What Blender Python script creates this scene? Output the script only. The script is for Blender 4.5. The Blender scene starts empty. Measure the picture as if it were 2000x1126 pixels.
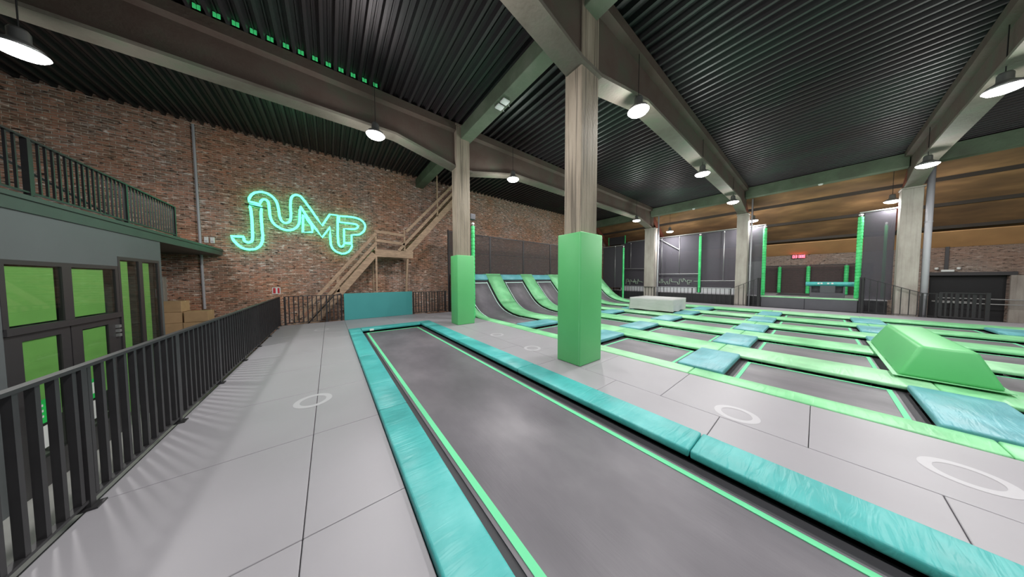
import bpy, bmesh, math, random
from math import radians, sin, cos, pi
from mathutils import Matrix, Vector
random.seed(7)
SC = bpy.context.scene
COL = SC.collection

# ------------------------------------------------------------------ camera
YAW, PITCH, ROLL, CAM_H = radians(37.717), radians(-2.329), radians(-0.126), 1.65
def cam_axes():
    f = Vector((sin(YAW)*cos(PITCH), cos(YAW)*cos(PITCH), sin(PITCH)))
    r = Vector((cos(YAW), -sin(YAW), 0)); u = r.cross(f)
    r2 = r*cos(ROLL) + u*sin(ROLL); u2 = -r*sin(ROLL) + u*cos(ROLL)
    return r2, u2, f
cam_data = bpy.data.cameras.new('camera'); cam = bpy.data.objects.new('camera', cam_data); COL.objects.link(cam)
r_, u_, f_ = cam_axes()
cam.matrix_world = Matrix(((r_.x, u_.x, -f_.x, 0), (r_.y, u_.y, -f_.y, 0), (r_.z, u_.z, -f_.z, CAM_H), (0, 0, 0, 1)))
cam_data.sensor_width = 36.0; cam_data.lens = 460.1/2000*36; cam_data.clip_start = 0.05; cam_data.clip_end = 200
SC.camera = cam

# ------------------------------------------------------------------ world, exposure
world = bpy.data.worlds.new('world'); SC.world = world; world.use_nodes = True
world.node_tree.nodes['Background'].inputs[0].default_value = (0.5, 0.5, 0.5, 1)
world.node_tree.nodes['Background'].inputs[1].default_value = 0.3
vs = SC.view_settings
vs.view_transform = 'Standard'; vs.look = 'None'; vs.gamma = 1.0; vs.use_curve_mapping = False; vs.exposure = 0.0
LAMP_POWER = 95.0; LAMP_DOWN = 118.0
LAMPS = [(-3.62, 7.5, 5.12), (1.09, 7.45, 5.55), (5.8, 7.42, 5.55), (11.15, 7.5, 5.55), (16.45, 7.55, 5.55),
         (1.09, 2.7, 5.55), (5.8, 2.67, 5.55), (11.14, 2.74, 5.55), (16.45, 2.75, 5.55),
         (5.8, -2.25, 5.55), (11.13, -2.25, 5.55), (16.45, -2.22, 5.55), (1.09, -2.25, 5.55),
         (1.09, -7.2, 5.55), (8.5, -7.2, 5.55), (16.4, -7.2, 5.55),
         (20.5, 6.93, 5.2), (20.8, 2.52, 5.2), (20.74, -2.03, 5.2)]

# ------------------------------------------------------------------ helpers
def tag(o, label=None, cat=None, group=None, kind=None):
    if label: o['label'] = label
    if cat: o['category'] = cat
    if group: o['group'] = group
    if kind: o['kind'] = kind
    return o
def thing(name, label, cat, loc=(0, 0, 0), group=None):
    o = bpy.data.objects.new(name, None); COL.objects.link(o); o.location = loc
    o.empty_display_size = 0.1
    return tag(o, label, cat, group)
class MB:
    def __init__(s): s.v = []; s.f = []
    def add(s, vs_, fs_):
        b = len(s.v); s.v += [tuple(v) for v in vs_]; s.f += [tuple(b+i for i in f) for f in fs_]; return s
    def box(s, x0, x1, y0, y1, z0, z1, bev=0, seg=2):
        if x0 > x1: x0, x1 = x1, x0
        if y0 > y1: y0, y1 = y1, y0
        if z0 > z1: z0, z1 = z1, z0
        V = [(x0,y0,z0),(x1,y0,z0),(x1,y1,z0),(x0,y1,z0),(x0,y0,z1),(x1,y0,z1),(x1,y1,z1),(x0,y1,z1)]
        F = [(0,3,2,1),(4,5,6,7),(0,1,5,4),(1,2,6,5),(2,3,7,6),(3,0,4,7)]
        return s.solid(V, F, bev, seg)
    def solid(s, V, F, bev=0, seg=2):
        if not bev: return s.add(V, F)
        bm = bmesh.new(); vv = [bm.verts.new(v) for v in V]
        for f in F: bm.faces.new([vv[i] for i in f])
        bmesh.ops.bevel(bm, geom=bm.edges[:], offset=bev, segments=seg, profile=0.5, affect='EDGES')
        bm.verts.index_update()
        s.add([v.co[:] for v in bm.verts], [[v.index for v in f.verts] for f in bm.faces]); bm.free(); return s
    def prism(s, poly, axis, a, b, bev=0, seg=2):
        n = len(poly)
        def P(p, t):
            return (t, p[0], p[1]) if axis == 'x' else ((p[0], t, p[1]) if axis == 'y' else (p[0], p[1], t))
        V = [P(p, a) for p in poly] + [P(p, b) for p in poly]
        F = [tuple(range(n))[::-1], tuple(range(n, 2*n))] + [(i, (i+1) % n, n+(i+1) % n, n+i) for i in range(n)]
        return s.solid(V, F, bev, seg)
    def bar(s, p, q, w, h, up=(0, 0, 1)):
        p = Vector(p); q = Vector(q); d = (q-p).normalized(); u = Vector(up)
        sd = d.cross(u)
        if sd.length < 1e-4: sd = d.cross(Vector((1, 0, 0)))
        sd.normalize(); u = sd.cross(d).normalized(); a = sd*w/2; b = u*h/2
        V = [p-a-b, p+a-b, p+a+b, p-a+b, q-a-b, q+a-b, q+a+b, q-a+b]
        return s.add(V, [(0,3,2,1),(4,5,6,7),(0,1,5,4),(1,2,6,5),(2,3,7,6),(3,0,4,7)])
    def tube(s, pts, r, n=8, closed=False):
        pts = [Vector(p) for p in pts]; m = len(pts); rings = []; prev = None
        for i, p in enumerate(pts):
            if closed: d = (pts[(i+1) % m]-pts[i-1])
            else: d = pts[min(i+1, m-1)]-pts[max(i-1, 0)]
            d.normalize()
            if prev is None:
                a = d.cross(Vector((0, 0, 1)))
                if a.length < 1e-3: a = d.cross(Vector((1, 0, 0)))
            else: a = prev-d*prev.dot(d)
            a.normalize(); prev = a; b = d.cross(a)
            rings.append([p+a*(r*cos(2*pi*k/n))+b*(r*sin(2*pi*k/n)) for k in range(n)])
        V = [v for rg in rings for v in rg]; F = []
        for i in range(m if closed else m-1):
            j = (i+1) % m
            for k in range(n): F.append((i*n+k, i*n+(k+1) % n, j*n+(k+1) % n, j*n+k))
        if not closed: F += [tuple(range(n))[::-1], tuple((m-1)*n+k for k in range(n))]
        return s.add(V, F)
    def lathe(s, prof, cx, cy, n=24, cap=False):
        V = []; F = []
        for r, z in prof:
            for k in range(n): V.append((cx+r*cos(2*pi*k/n), cy+r*sin(2*pi*k/n), z))
        for i in range(len(prof)-1):
            for k in range(n): F.append((i*n+k, i*n+(k+1) % n, (i+1)*n+(k+1) % n, (i+1)*n+k))
        if cap: F += [tuple(range(n))[::-1], tuple((len(prof)-1)*n+k for k in range(n))]
        return s.add(V, F)
    def build(s, name, m, parent=None, smooth=False, label=None, origin=None):
        if parent is not None: o0 = Vector(parent.get('_w', parent.location))
        elif origin: o0 = Vector(origin)
        else:
            xs, ys, zs = zip(*s.v); o0 = Vector(((min(xs)+max(xs))/2, (min(ys)+max(ys))/2, min(zs)))
        me = bpy.data.meshes.new(name)
        me.from_pydata([(v[0]-o0.x, v[1]-o0.y, v[2]-o0.z) for v in s.v], [], s.f)
        bm = bmesh.new(); bm.from_mesh(me); bmesh.ops.recalc_face_normals(bm, faces=bm.faces[:]); bm.to_mesh(me); bm.free()
        if smooth:
            for p in me.polygons: p.use_smooth = True
        me.materials.append(m)
        ob = bpy.data.objects.new(name, me); COL.objects.link(ob)
        if parent is not None:
            ob.parent = parent
            if parent.type == 'MESH':
                # sub-part: vertices are stored relative to the parent mesh's own origin
                pass
        else: ob.location = o0
        if label: ob['label'] = label
        return ob
def sub(mb, name, m, part, smooth=False, label=None):
    """sub-part of a part: the part's origin is its thing's origin (or its own location when top-level)"""
    w = part.parent.location if part.parent is not None else part.location
    part['_w'] = list(w)
    o = mb.build(name, m, part, smooth, label)
    del part['_w']
    return o
def struct(o):
    o['kind'] = 'structure'; return o

# ------------------------------------------------------------------ materials
def newmat(name):
    m = bpy.data.materials.new(name); m.use_nodes = True
    return m, m.node_tree, m.node_tree.nodes['Principled BSDF']
def N(nt, t, **kw):
    n = nt.nodes.new(t)
    for k, v in kw.items():
        if k in n.inputs: n.inputs[k].default_value = v
        else: setattr(n, k, v)
    return n
def ramp(nt, fac, stops):
    r = nt.nodes.new('ShaderNodeValToRGB'); e = r.color_ramp.elements
    while len(e) < len(stops): e.new(0.5)
    for i, (p, c) in enumerate(stops): e[i].position = p; e[i].color = (*c, 1)
    nt.links.new(fac, r.inputs[0]); return r.outputs[0]
def srgb(r, g, b):
    return tuple(((c/255+0.055)/1.055)**2.4 if c/255 > 0.04045 else c/255/12.92 for c in (r, g, b))
def simple(name, col, rough=0.5, metal=0.0, var=0.0, scale=3.0, bump=0.0, bscale=40.0, spec=0.5, stretch=None):
    m, nt, b = newmat(name)
    b.inputs['Roughness'].default_value = rough; b.inputs['Metallic'].default_value = metal
    b.inputs['Specular IOR Level'].default_value = spec
    b.inputs['Base Color'].default_value = (*col, 1)
    if var or bump:
        tc = N(nt, 'ShaderNodeNewGeometry'); src = tc.outputs['Position']
        if stretch:
            mp = N(nt, 'ShaderNodeMapping'); mp.inputs['Scale'].default_value = stretch
            nt.links.new(src, mp.inputs['Vector']); src = mp.outputs[0]
    if var:
        n = N(nt, 'ShaderNodeTexNoise', Scale=scale, Detail=6.0); nt.links.new(src, n.inputs['Vector'])
        c = ramp(nt, n.outputs[0], [(0.3, tuple(x*(1-var) for x in col)), (0.7, tuple(min(1, x*(1+var)) for x in col))])
        nt.links.new(c, b.inputs['Base Color'])
    if bump:
        n2 = N(nt, 'ShaderNodeTexNoise', Scale=bscale, Detail=4.0); nt.links.new(src, n2.inputs['Vector'])
        bp = N(nt, 'ShaderNodeBump', Strength=bump, Distance=0.02); nt.links.new(n2.outputs[0], bp.inputs['Height'])
        nt.links.new(bp.outputs[0], b.inputs['Normal'])
    return m
def vinyl(name, col, wr=0.25, rough=0.38):
    m, nt, b = newmat(name)
    b.inputs['Roughness'].default_value = rough
    g = N(nt, 'ShaderNodeNewGeometry')
    n0 = N(nt, 'ShaderNodeTexNoise', Scale=2.2, Detail=5.0); nt.links.new(g.outputs['Position'], n0.inputs['Vector'])
    c = ramp(nt, n0.outputs[0], [(0.34, tuple(x*0.84 for x in col)), (0.52, col), (0.68, tuple(min(1, x*1.08+0.05) for x in col))])
    nt.links.new(c, b.inputs['Base Color'])
    rr = N(nt, 'ShaderNodeMapRange'); rr.inputs['To Min'].default_value = rough-0.08; rr.inputs['To Max'].default_value = rough+0.14
    nt.links.new(n0.outputs[0], rr.inputs['Value']); nt.links.new(rr.outputs[0], b.inputs['Roughness'])
    mp = N(nt, 'ShaderNodeMapping'); mp.inputs['Scale'].default_value = (1.2, 7.0, 3.0); nt.links.new(g.outputs['Position'], mp.inputs['Vector'])
    n1 = N(nt, 'ShaderNodeTexNoise', Scale=2.0, Detail=3.0, Distortion=0.6); nt.links.new(mp.outputs[0], n1.inputs['Vector'])
    bp = N(nt, 'ShaderNodeBump', Strength=wr, Distance=0.03); nt.links.new(n1.outputs[0], bp.inputs['Height'])
    nt.links.new(bp.outputs[0], b.inputs['Normal'])
    return m
def brick_mat(name, axis, c1, c2, mortar, light, warm):
    m, nt, b = newmat(name); L = nt.links.new
    b.inputs['Roughness'].default_value = 0.85
    g = N(nt, 'ShaderNodeNewGeometry'); sp = N(nt, 'ShaderNodeSeparateXYZ'); L(g.outputs['Position'], sp.inputs[0])
    cb = N(nt, 'ShaderNodeCombineXYZ'); L(sp.outputs['X' if axis == 'x' else 'Y'], cb.inputs[0]); L(sp.outputs['Z'], cb.inputs[1])
    dn = N(nt, 'ShaderNodeTexNoise', Scale=5.0, Detail=3.0); L(cb.outputs[0], dn.inputs['Vector'])
    ds = N(nt, 'ShaderNodeVectorMath', operation='SCALE'); ds.inputs['Scale'].default_value = 0.035; L(dn.outputs['Color'], ds.inputs[0])
    ad = N(nt, 'ShaderNodeVectorMath', operation='ADD'); L(cb.outputs[0], ad.inputs[0]); L(ds.outputs[0], ad.inputs[1])
    br = N(nt, 'ShaderNodeTexBrick'); br.inputs['Scale'].default_value = 1.0
    br.inputs['Brick Width'].default_value = 0.22; br.inputs['Row Height'].default_value = 0.072
    br.inputs['Mortar Size'].default_value = 0.011; br.inputs['Mortar Smooth'].default_value = 0.6; br.inputs['Bias'].default_value = 0.0
    br.inputs['Color1'].default_value = (*c1, 1); br.inputs['Color2'].default_value = (*c2, 1); br.inputs['Mortar'].default_value = (*mortar, 1)
    L(ad.outputs[0], br.inputs['Vector'])
    # whitewash / lime patches
    mp = N(nt, 'ShaderNodeMapping'); mp.inputs['Scale'].default_value = (3.6, 12.0, 1.0); L(cb.outputs[0], mp.inputs['Vector'])
    pn = N(nt, 'ShaderNodeTexNoise', Scale=1.0, Detail=4.0, Roughness=0.65); L(mp.outputs[0], pn.inputs['Vector'])
    pm = N(nt, 'ShaderNodeMapRange'); pm.inputs['From Min'].default_value = 0.56; pm.inputs['From Max'].default_value = 0.67; L(pn.outputs[0], pm.inputs['Value'])
    mx = N(nt, 'ShaderNodeMix', data_type='RGBA'); L(pm.outputs[0], mx.inputs[0]); L(br.outputs[0], mx.inputs[6]); mx.inputs[7].default_value = (*light, 1)
    # dark holes and soot
    hn = N(nt, 'ShaderNodeTexNoise', Scale=1.3, Detail=5.0); 
    mp2 = N(nt, 'ShaderNodeMapping'); mp2.inputs['Scale'].default_value = (5.0, 14.0, 1.0); mp2.inputs['Location'].default_value = (7, 3, 0); L(cb.outputs[0], mp2.inputs['Vector']); L(mp2.outputs[0], hn.inputs['Vector'])
    hm = N(nt, 'ShaderNodeMapRange'); hm.inputs['From Min'].default_value = 0.44; hm.inputs['From Max'].default_value = 0.33; L(hn.outputs[0], hm.inputs['Value'])
    mh = N(nt, 'ShaderNodeMix', data_type='RGBA'); L(hm.outputs[0], mh.inputs[0]); L(mx.outputs[2], mh.inputs[6]); mh.inputs[7].default_value = (0.045, 0.034, 0.028, 1)
    # large patches tinted warmer
    wn = N(nt, 'ShaderNodeTexNoise', Scale=0.55, Detail=3.0); L(cb.outputs[0], wn.inputs['Vector'])
    wm = N(nt, 'ShaderNodeMapRange'); wm.inputs['From Min'].default_value = 0.42; wm.inputs['From Max'].default_value = 0.62; L(wn.outputs[0], wm.inputs['Value'])
    mw = N(nt, 'ShaderNodeMix', data_type='RGBA', blend_type='MULTIPLY'); L(wm.outputs[0], mw.inputs[0]); L(mh.outputs[2], mw.inputs[6]); mw.inputs[7].default_value = (*warm, 1)
    L(mw.outputs[2], b.inputs['Base Color'])
    bp = N(nt, 'ShaderNodeBump', Strength=0.7, Distance=0.02); inv = N(nt, 'ShaderNodeMath', operation='SUBTRACT'); inv.inputs[0].default_value = 1.0
    L(br.outputs['Fac'], inv.inputs[1]); L(inv.outputs[0], bp.inputs['Height']); L(bp.outputs[0], b.inputs['Normal'])
    return m
def emis(name, col, strength):
    m, nt, b = newmat(name)
    b.inputs['Base Color'].default_value = (*col, 1); b.inputs['Emission Color'].default_value = (*col, 1); b.inputs['Emission Strength'].default_value = strength
    return m
def mesh_net(name, col, alpha):
    m, nt, b = newmat(name); b.inputs['Base Color'].default_value = (*col, 1); b.inputs['Roughness'].default_value = 0.9
    b.inputs['Alpha'].default_value = alpha; return m

M = {}
M['mat'] = simple('grey_mat_vinyl', srgb(147, 145, 150), 0.42, var=0.04, scale=1.1, bump=0.05, bscale=3.0)
M['ring'] = simple('ring_print', srgb(172, 171, 175), 0.45)
M['teal'] = vinyl('teal_vinyl', srgb(68, 168, 166), wr=0.4)
M['teal_board'] = simple('teal_board_cover', srgb(62, 146, 146), 0.55, var=0.04, scale=1.0)
M['green'] = vinyl('green_vinyl', srgb(124, 200, 142))
M['green_smooth'] = simple('green_smooth_vinyl', srgb(94, 186, 114), 0.42, var=0.04, scale=1.5, bump=0.06, bscale=2.5)
M['green_light'] = vinyl('light_green_vinyl', srgb(144, 204, 156))
M['blue'] = vinyl('blue_green_vinyl', srgb(92, 162, 170), wr=0.4)
M['bed'] = simple('woven_trampoline_bed', srgb(98, 95, 101), 0.45, var=0.14, scale=1.2, bump=0.08, bscale=400.0, stretch=(1.0, 0.6, 1.0))
M['line'] = simple('bright_green_webbing', srgb(100, 205, 150), 0.6)
M['skirt'] = simple('black_spring_cover', srgb(58, 58, 62), 0.7)
M['white_line'] = simple('pale_webbing', srgb(190, 225, 215), 0.6)
M['black_metal'] = simple('black_powder_coat', srgb(50, 49, 51), 0.42, metal=0.3, var=0.1, scale=8)
M['black'] = simple('black_fabric', srgb(48, 48, 51), 0.8)
M['dark_pad'] = simple('dark_grey_padding', srgb(82, 82, 88), 0.6, var=0.05)
M['grey_wall'] = simple('painted_grey_panel', srgb(96, 101, 103), 0.6, var=0.06, scale=0.8)
M['frame'] = simple('dark_frame', srgb(66, 64, 66), 0.4, metal=0.2)
M['green_board'] = simple('green_screen_board', srgb(140, 192, 108), 0.6, var=0.06, scale=2)
M['sticker'] = simple('green_sticker', srgb(40, 200, 90), 0.5)
M['white'] = simple('white_plastic', srgb(225, 228, 226), 0.45)
M['steel'] = simple('galvanised_steel', srgb(170, 172, 172), 0.4, metal=0.6, var=0.08, scale=10)
M['wood'] = simple('rough_timber', srgb(170, 144, 120), 0.75, var=0.25, scale=6, bump=0.3, bscale=30, stretch=(1, 1, 4))
M['box'] = simple('brown_cardboard', srgb(196, 162, 122), 0.8, var=0.07, scale=5)
M['white_pad'] = simple('pale_grey_pad', srgb(176, 180, 182), 0.5)
M['purlin'] = simple('dark_brown_purlin', srgb(58, 50, 44), 0.7)
M['red'] = simple('red_sign', srgb(190, 40, 50), 0.5)
M['tile'] = simple('pale_floor_tiles', srgb(190, 190, 186), 0.5, var=0.1, scale=2)
M['cloth'] = simple('grey_dust_sheet', srgb(176, 178, 176), 0.8, var=0.05, scale=2, bump=0.6, bscale=3.5, stretch=(1, 1, 3))
M['cable'] = simple('black_cable', srgb(30, 30, 30), 0.6)
M['door_dark'] = simple('dark_opening', srgb(22, 22, 25), 0.5)  # near-black colour holds the shade inside the wall opening
M['pipe'] = simple('pale_grey_pipe', srgb(178, 178, 184), 0.5)
M['pole_green'] = vinyl('green_pole_padding', srgb(70, 205, 120), wr=0.5)
M['red_steel'] = simple('red_oxide_steel', srgb(120, 66, 52), 0.7, var=0.2)
M['brick_jump'] = brick_mat('brick_long_wall', 'x', srgb(196, 146, 124), srgb(132, 110, 96), srgb(204, 192, 178), srgb(250, 242, 234), (0.98, 0.82, 0.69))
M['brick_east'] = brick_mat('brick_end_wall', 'y', srgb(150, 130, 118), srgb(128, 114, 106), srgb(160, 150, 140), srgb(184, 174, 166), (1.0, 0.86, 0.8))
M['net_brown'] = mesh_net('fine_black_net', srgb(84, 74, 74), 0.52)
M['net_dark'] = mesh_net('dense_black_net', srgb(62, 60, 66), 0.86)
M['net_grey'] = mesh_net('grey_net', srgb(84, 82, 90), 0.72)
M['art'] = simple('pale_green_print', srgb(150, 175, 150), 0.6)
M['neon'] = emis('neon_tube', (0.13, 1.0, 0.52), 2.3)
M['led_red'] = emis('red_led', (1.0, 0.12, 0.18), 5.0)
M['lens'] = emis('lamp_lens', (1.0, 0.98, 0.96), 22.0)
M['green_pane'] = emis('green_lit_pane', srgb(60, 190, 110), 0.55)  # emission imitating green neon light on the deck ribs
M['reflector'] = simple('lamp_reflector', srgb(150, 150, 150), 0.35, metal=0.7)
M['roof_wood_light'] = simple('pale_orange_boards', srgb(206, 158, 108), 0.7, var=0.12, scale=1.0)
def bed_mat():
    m, nt, b = newmat('trampoline_bed'); L = nt.links.new
    g = N(nt, 'ShaderNodeNewGeometry'); mp = N(nt, 'ShaderNodeMapping'); mp.inputs['Scale'].default_value = (1.0, 0.55, 1.0); L(g.outputs['Position'], mp.inputs['Vector'])
    n = N(nt, 'ShaderNodeTexNoise', Scale=1.3, Detail=5.0, Roughness=0.55); L(mp.outputs[0], n.inputs['Vector'])
    L(ramp(nt, n.outputs[0], [(0.3, srgb(84, 81, 87)), (0.5, srgb(97, 94, 100)), (0.7, srgb(114, 111, 116))]), b.inputs['Base Color'])
    r = N(nt, 'ShaderNodeMapRange'); r.inputs['To Min'].default_value = 0.62; r.inputs['To Max'].default_value = 0.3; L(n.outputs[0], r.inputs['Value']); L(r.outputs[0], b.inputs['Roughness'])
    mp2 = N(nt, 'ShaderNodeMapping'); mp2.inputs['Scale'].default_value = (60, 6, 6); mp2.inputs['Rotation'].default_value = (0, 0, 0.5); L(g.outputs['Position'], mp2.inputs['Vector'])
    n2 = N(nt, 'ShaderNodeTexNoise', Scale=1.0, Detail=2.0); L(mp2.outputs[0], n2.inputs['Vector'])
    bp = N(nt, 'ShaderNodeBump', Strength=0.12, Distance=0.01); L(n2.outputs[0], bp.inputs['Height']); L(bp.outputs[0], b.inputs['Normal'])
    return m
M['bed'] = bed_mat()
def deck_mat():
    m, nt, b = newmat('roof_deck_metal'); L = nt.links.new
    b.inputs['Roughness'].default_value = 0.42; b.inputs['Metallic'].default_value = 0.35
    g = N(nt, 'ShaderNodeNewGeometry')
    n = N(nt, 'ShaderNodeTexNoise', Scale=0.45, Detail=3.0); L(g.outputs['Position'], n.inputs['Vector'])
    c = ramp(nt, n.outputs[0], [(0.3, srgb(60, 52, 54)), (0.5, srgb(60, 58, 60)), (0.7, srgb(58, 70, 64))]); L(c, b.inputs['Base Color'])
    return m
M['deck'] = deck_mat()
def concrete(name, a, b_, c_, stretch=(1, 1, 1), boards=0.0):
    m, nt, b = newmat(name); L = nt.links.new
    b.inputs['Roughness'].default_value = 0.75
    g = N(nt, 'ShaderNodeNewGeometry')
    mp = N(nt, 'ShaderNodeMapping'); mp.inputs['Scale'].default_value = stretch; L(g.outputs['Position'], mp.inputs['Vector'])
    n = N(nt, 'ShaderNodeTexNoise', Scale=1.3, Detail=8.0, Roughness=0.6); L(mp.outputs[0], n.inputs['Vector'])
    c = ramp(nt, n.outputs[0], [(0.3, a), (0.5, b_), (0.72, c_)])
    n2 = N(nt, 'ShaderNodeTexNoise', Scale=18.0, Detail=5.0); L(mp.outputs[0], n2.inputs['Vector'])
    if boards:
        mp3 = N(nt, 'ShaderNodeMapping'); mp3.inputs['Scale'].default_value = (1, 1, 0.02); L(g.outputs['Position'], mp3.inputs['Vector'])
        n3 = N(nt, 'ShaderNodeTexNoise', Scale=24.0, Detail=2.0); L(mp3.outputs[0], n3.inputs['Vector'])
        r3 = N(nt, 'ShaderNodeMapRange'); r3.inputs['From Min'].default_value = 0.36; r3.inputs['From Max'].default_value = 0.48; r3.inputs['To Min'].default_value = 1-boards; L(n3.outputs[0], r3.inputs['Value'])
        mx = N(nt, 'ShaderNodeMix', data_type='RGBA', blend_type='MULTIPLY'); mx.inputs[0].default_value = 1.0
        cc = N(nt, 'ShaderNodeCombineXYZ'); [L(r3.outputs[0], cc.inputs[i]) for i in range(3)]
        L(c, mx.inputs[6]); L(cc.outputs[0], mx.inputs[7]); c = mx.outputs[2]
    L(c, b.inputs['Base Color'])
    bp = N(nt, 'ShaderNodeBump', Strength=0.35, Distance=0.02); L(n2.outputs[0], bp.inputs['Height']); L(bp.outputs[0], b.inputs['Normal'])
    return m
M['beam'] = concrete('painted_beam', srgb(84, 66, 59), srgb(90, 77, 69), srgb(80, 86, 71))
M['flange'] = concrete('worn_flange', srgb(100, 92, 82), srgb(114, 108, 98), srgb(98, 110, 90))
M['tie'] = concrete('green_tie_beam', srgb(84, 90, 76), srgb(92, 106, 86), srgb(112, 120, 104))
M['column'] = concrete('board_marked_column', srgb(132, 121, 106), srgb(152, 140, 124), srgb(170, 158, 142), (3, 3, 0.5), boards=0.5)
M['column_far'] = concrete('pale_column', srgb(146, 138, 130), srgb(162, 155, 147), srgb(176, 170, 162), (2, 2, 0.7), boards=0.12)
def roof_wood():
    m, nt, b = newmat('orange_roof_boards'); L = nt.links.new
    b.inputs['Roughness'].default_value = 0.7
    g = N(nt, 'ShaderNodeNewGeometry')
    mp = N(nt, 'ShaderNodeMapping'); mp.inputs['Scale'].default_value = (0.6, 0.25, 1.2); L(g.outputs['Position'], mp.inputs['Vector'])
    n = N(nt, 'ShaderNodeTexNoise', Scale=2.5, Detail=4.0); L(mp.outputs[0], n.inputs['Vector'])
    c = ramp(nt, n.outputs[0], [(0.3, srgb(100, 76, 54)), (0.55, srgb(128, 97, 66)), (0.75, srgb(164, 126, 86))]); L(c, b.inputs['Base Color'])
    return m
M['roof_wood'] = roof_wood()
def glass():
    m, nt, b = newmat('door_glass'); nt.nodes.remove(b); out = nt.nodes['Material Output']
    t = N(nt, 'ShaderNodeBsdfTransparent'); t.inputs[0].default_value = (0.9, 0.95, 0.9, 1)
    gl = N(nt, 'ShaderNodeBsdfGlossy'); gl.inputs['Roughness'].default_value = 0.03
    mx = N(nt, "ShaderNodeMixShader"); mx.inputs[0].default_value = 0.08; nt.links.new(t.outputs[0], mx.inputs[1]); nt.links.new(gl.outputs[0], mx.inputs[2])
    nt.links.new(mx.outputs[0], out.inputs[0]); return m
M['glass'] = glass()
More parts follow.
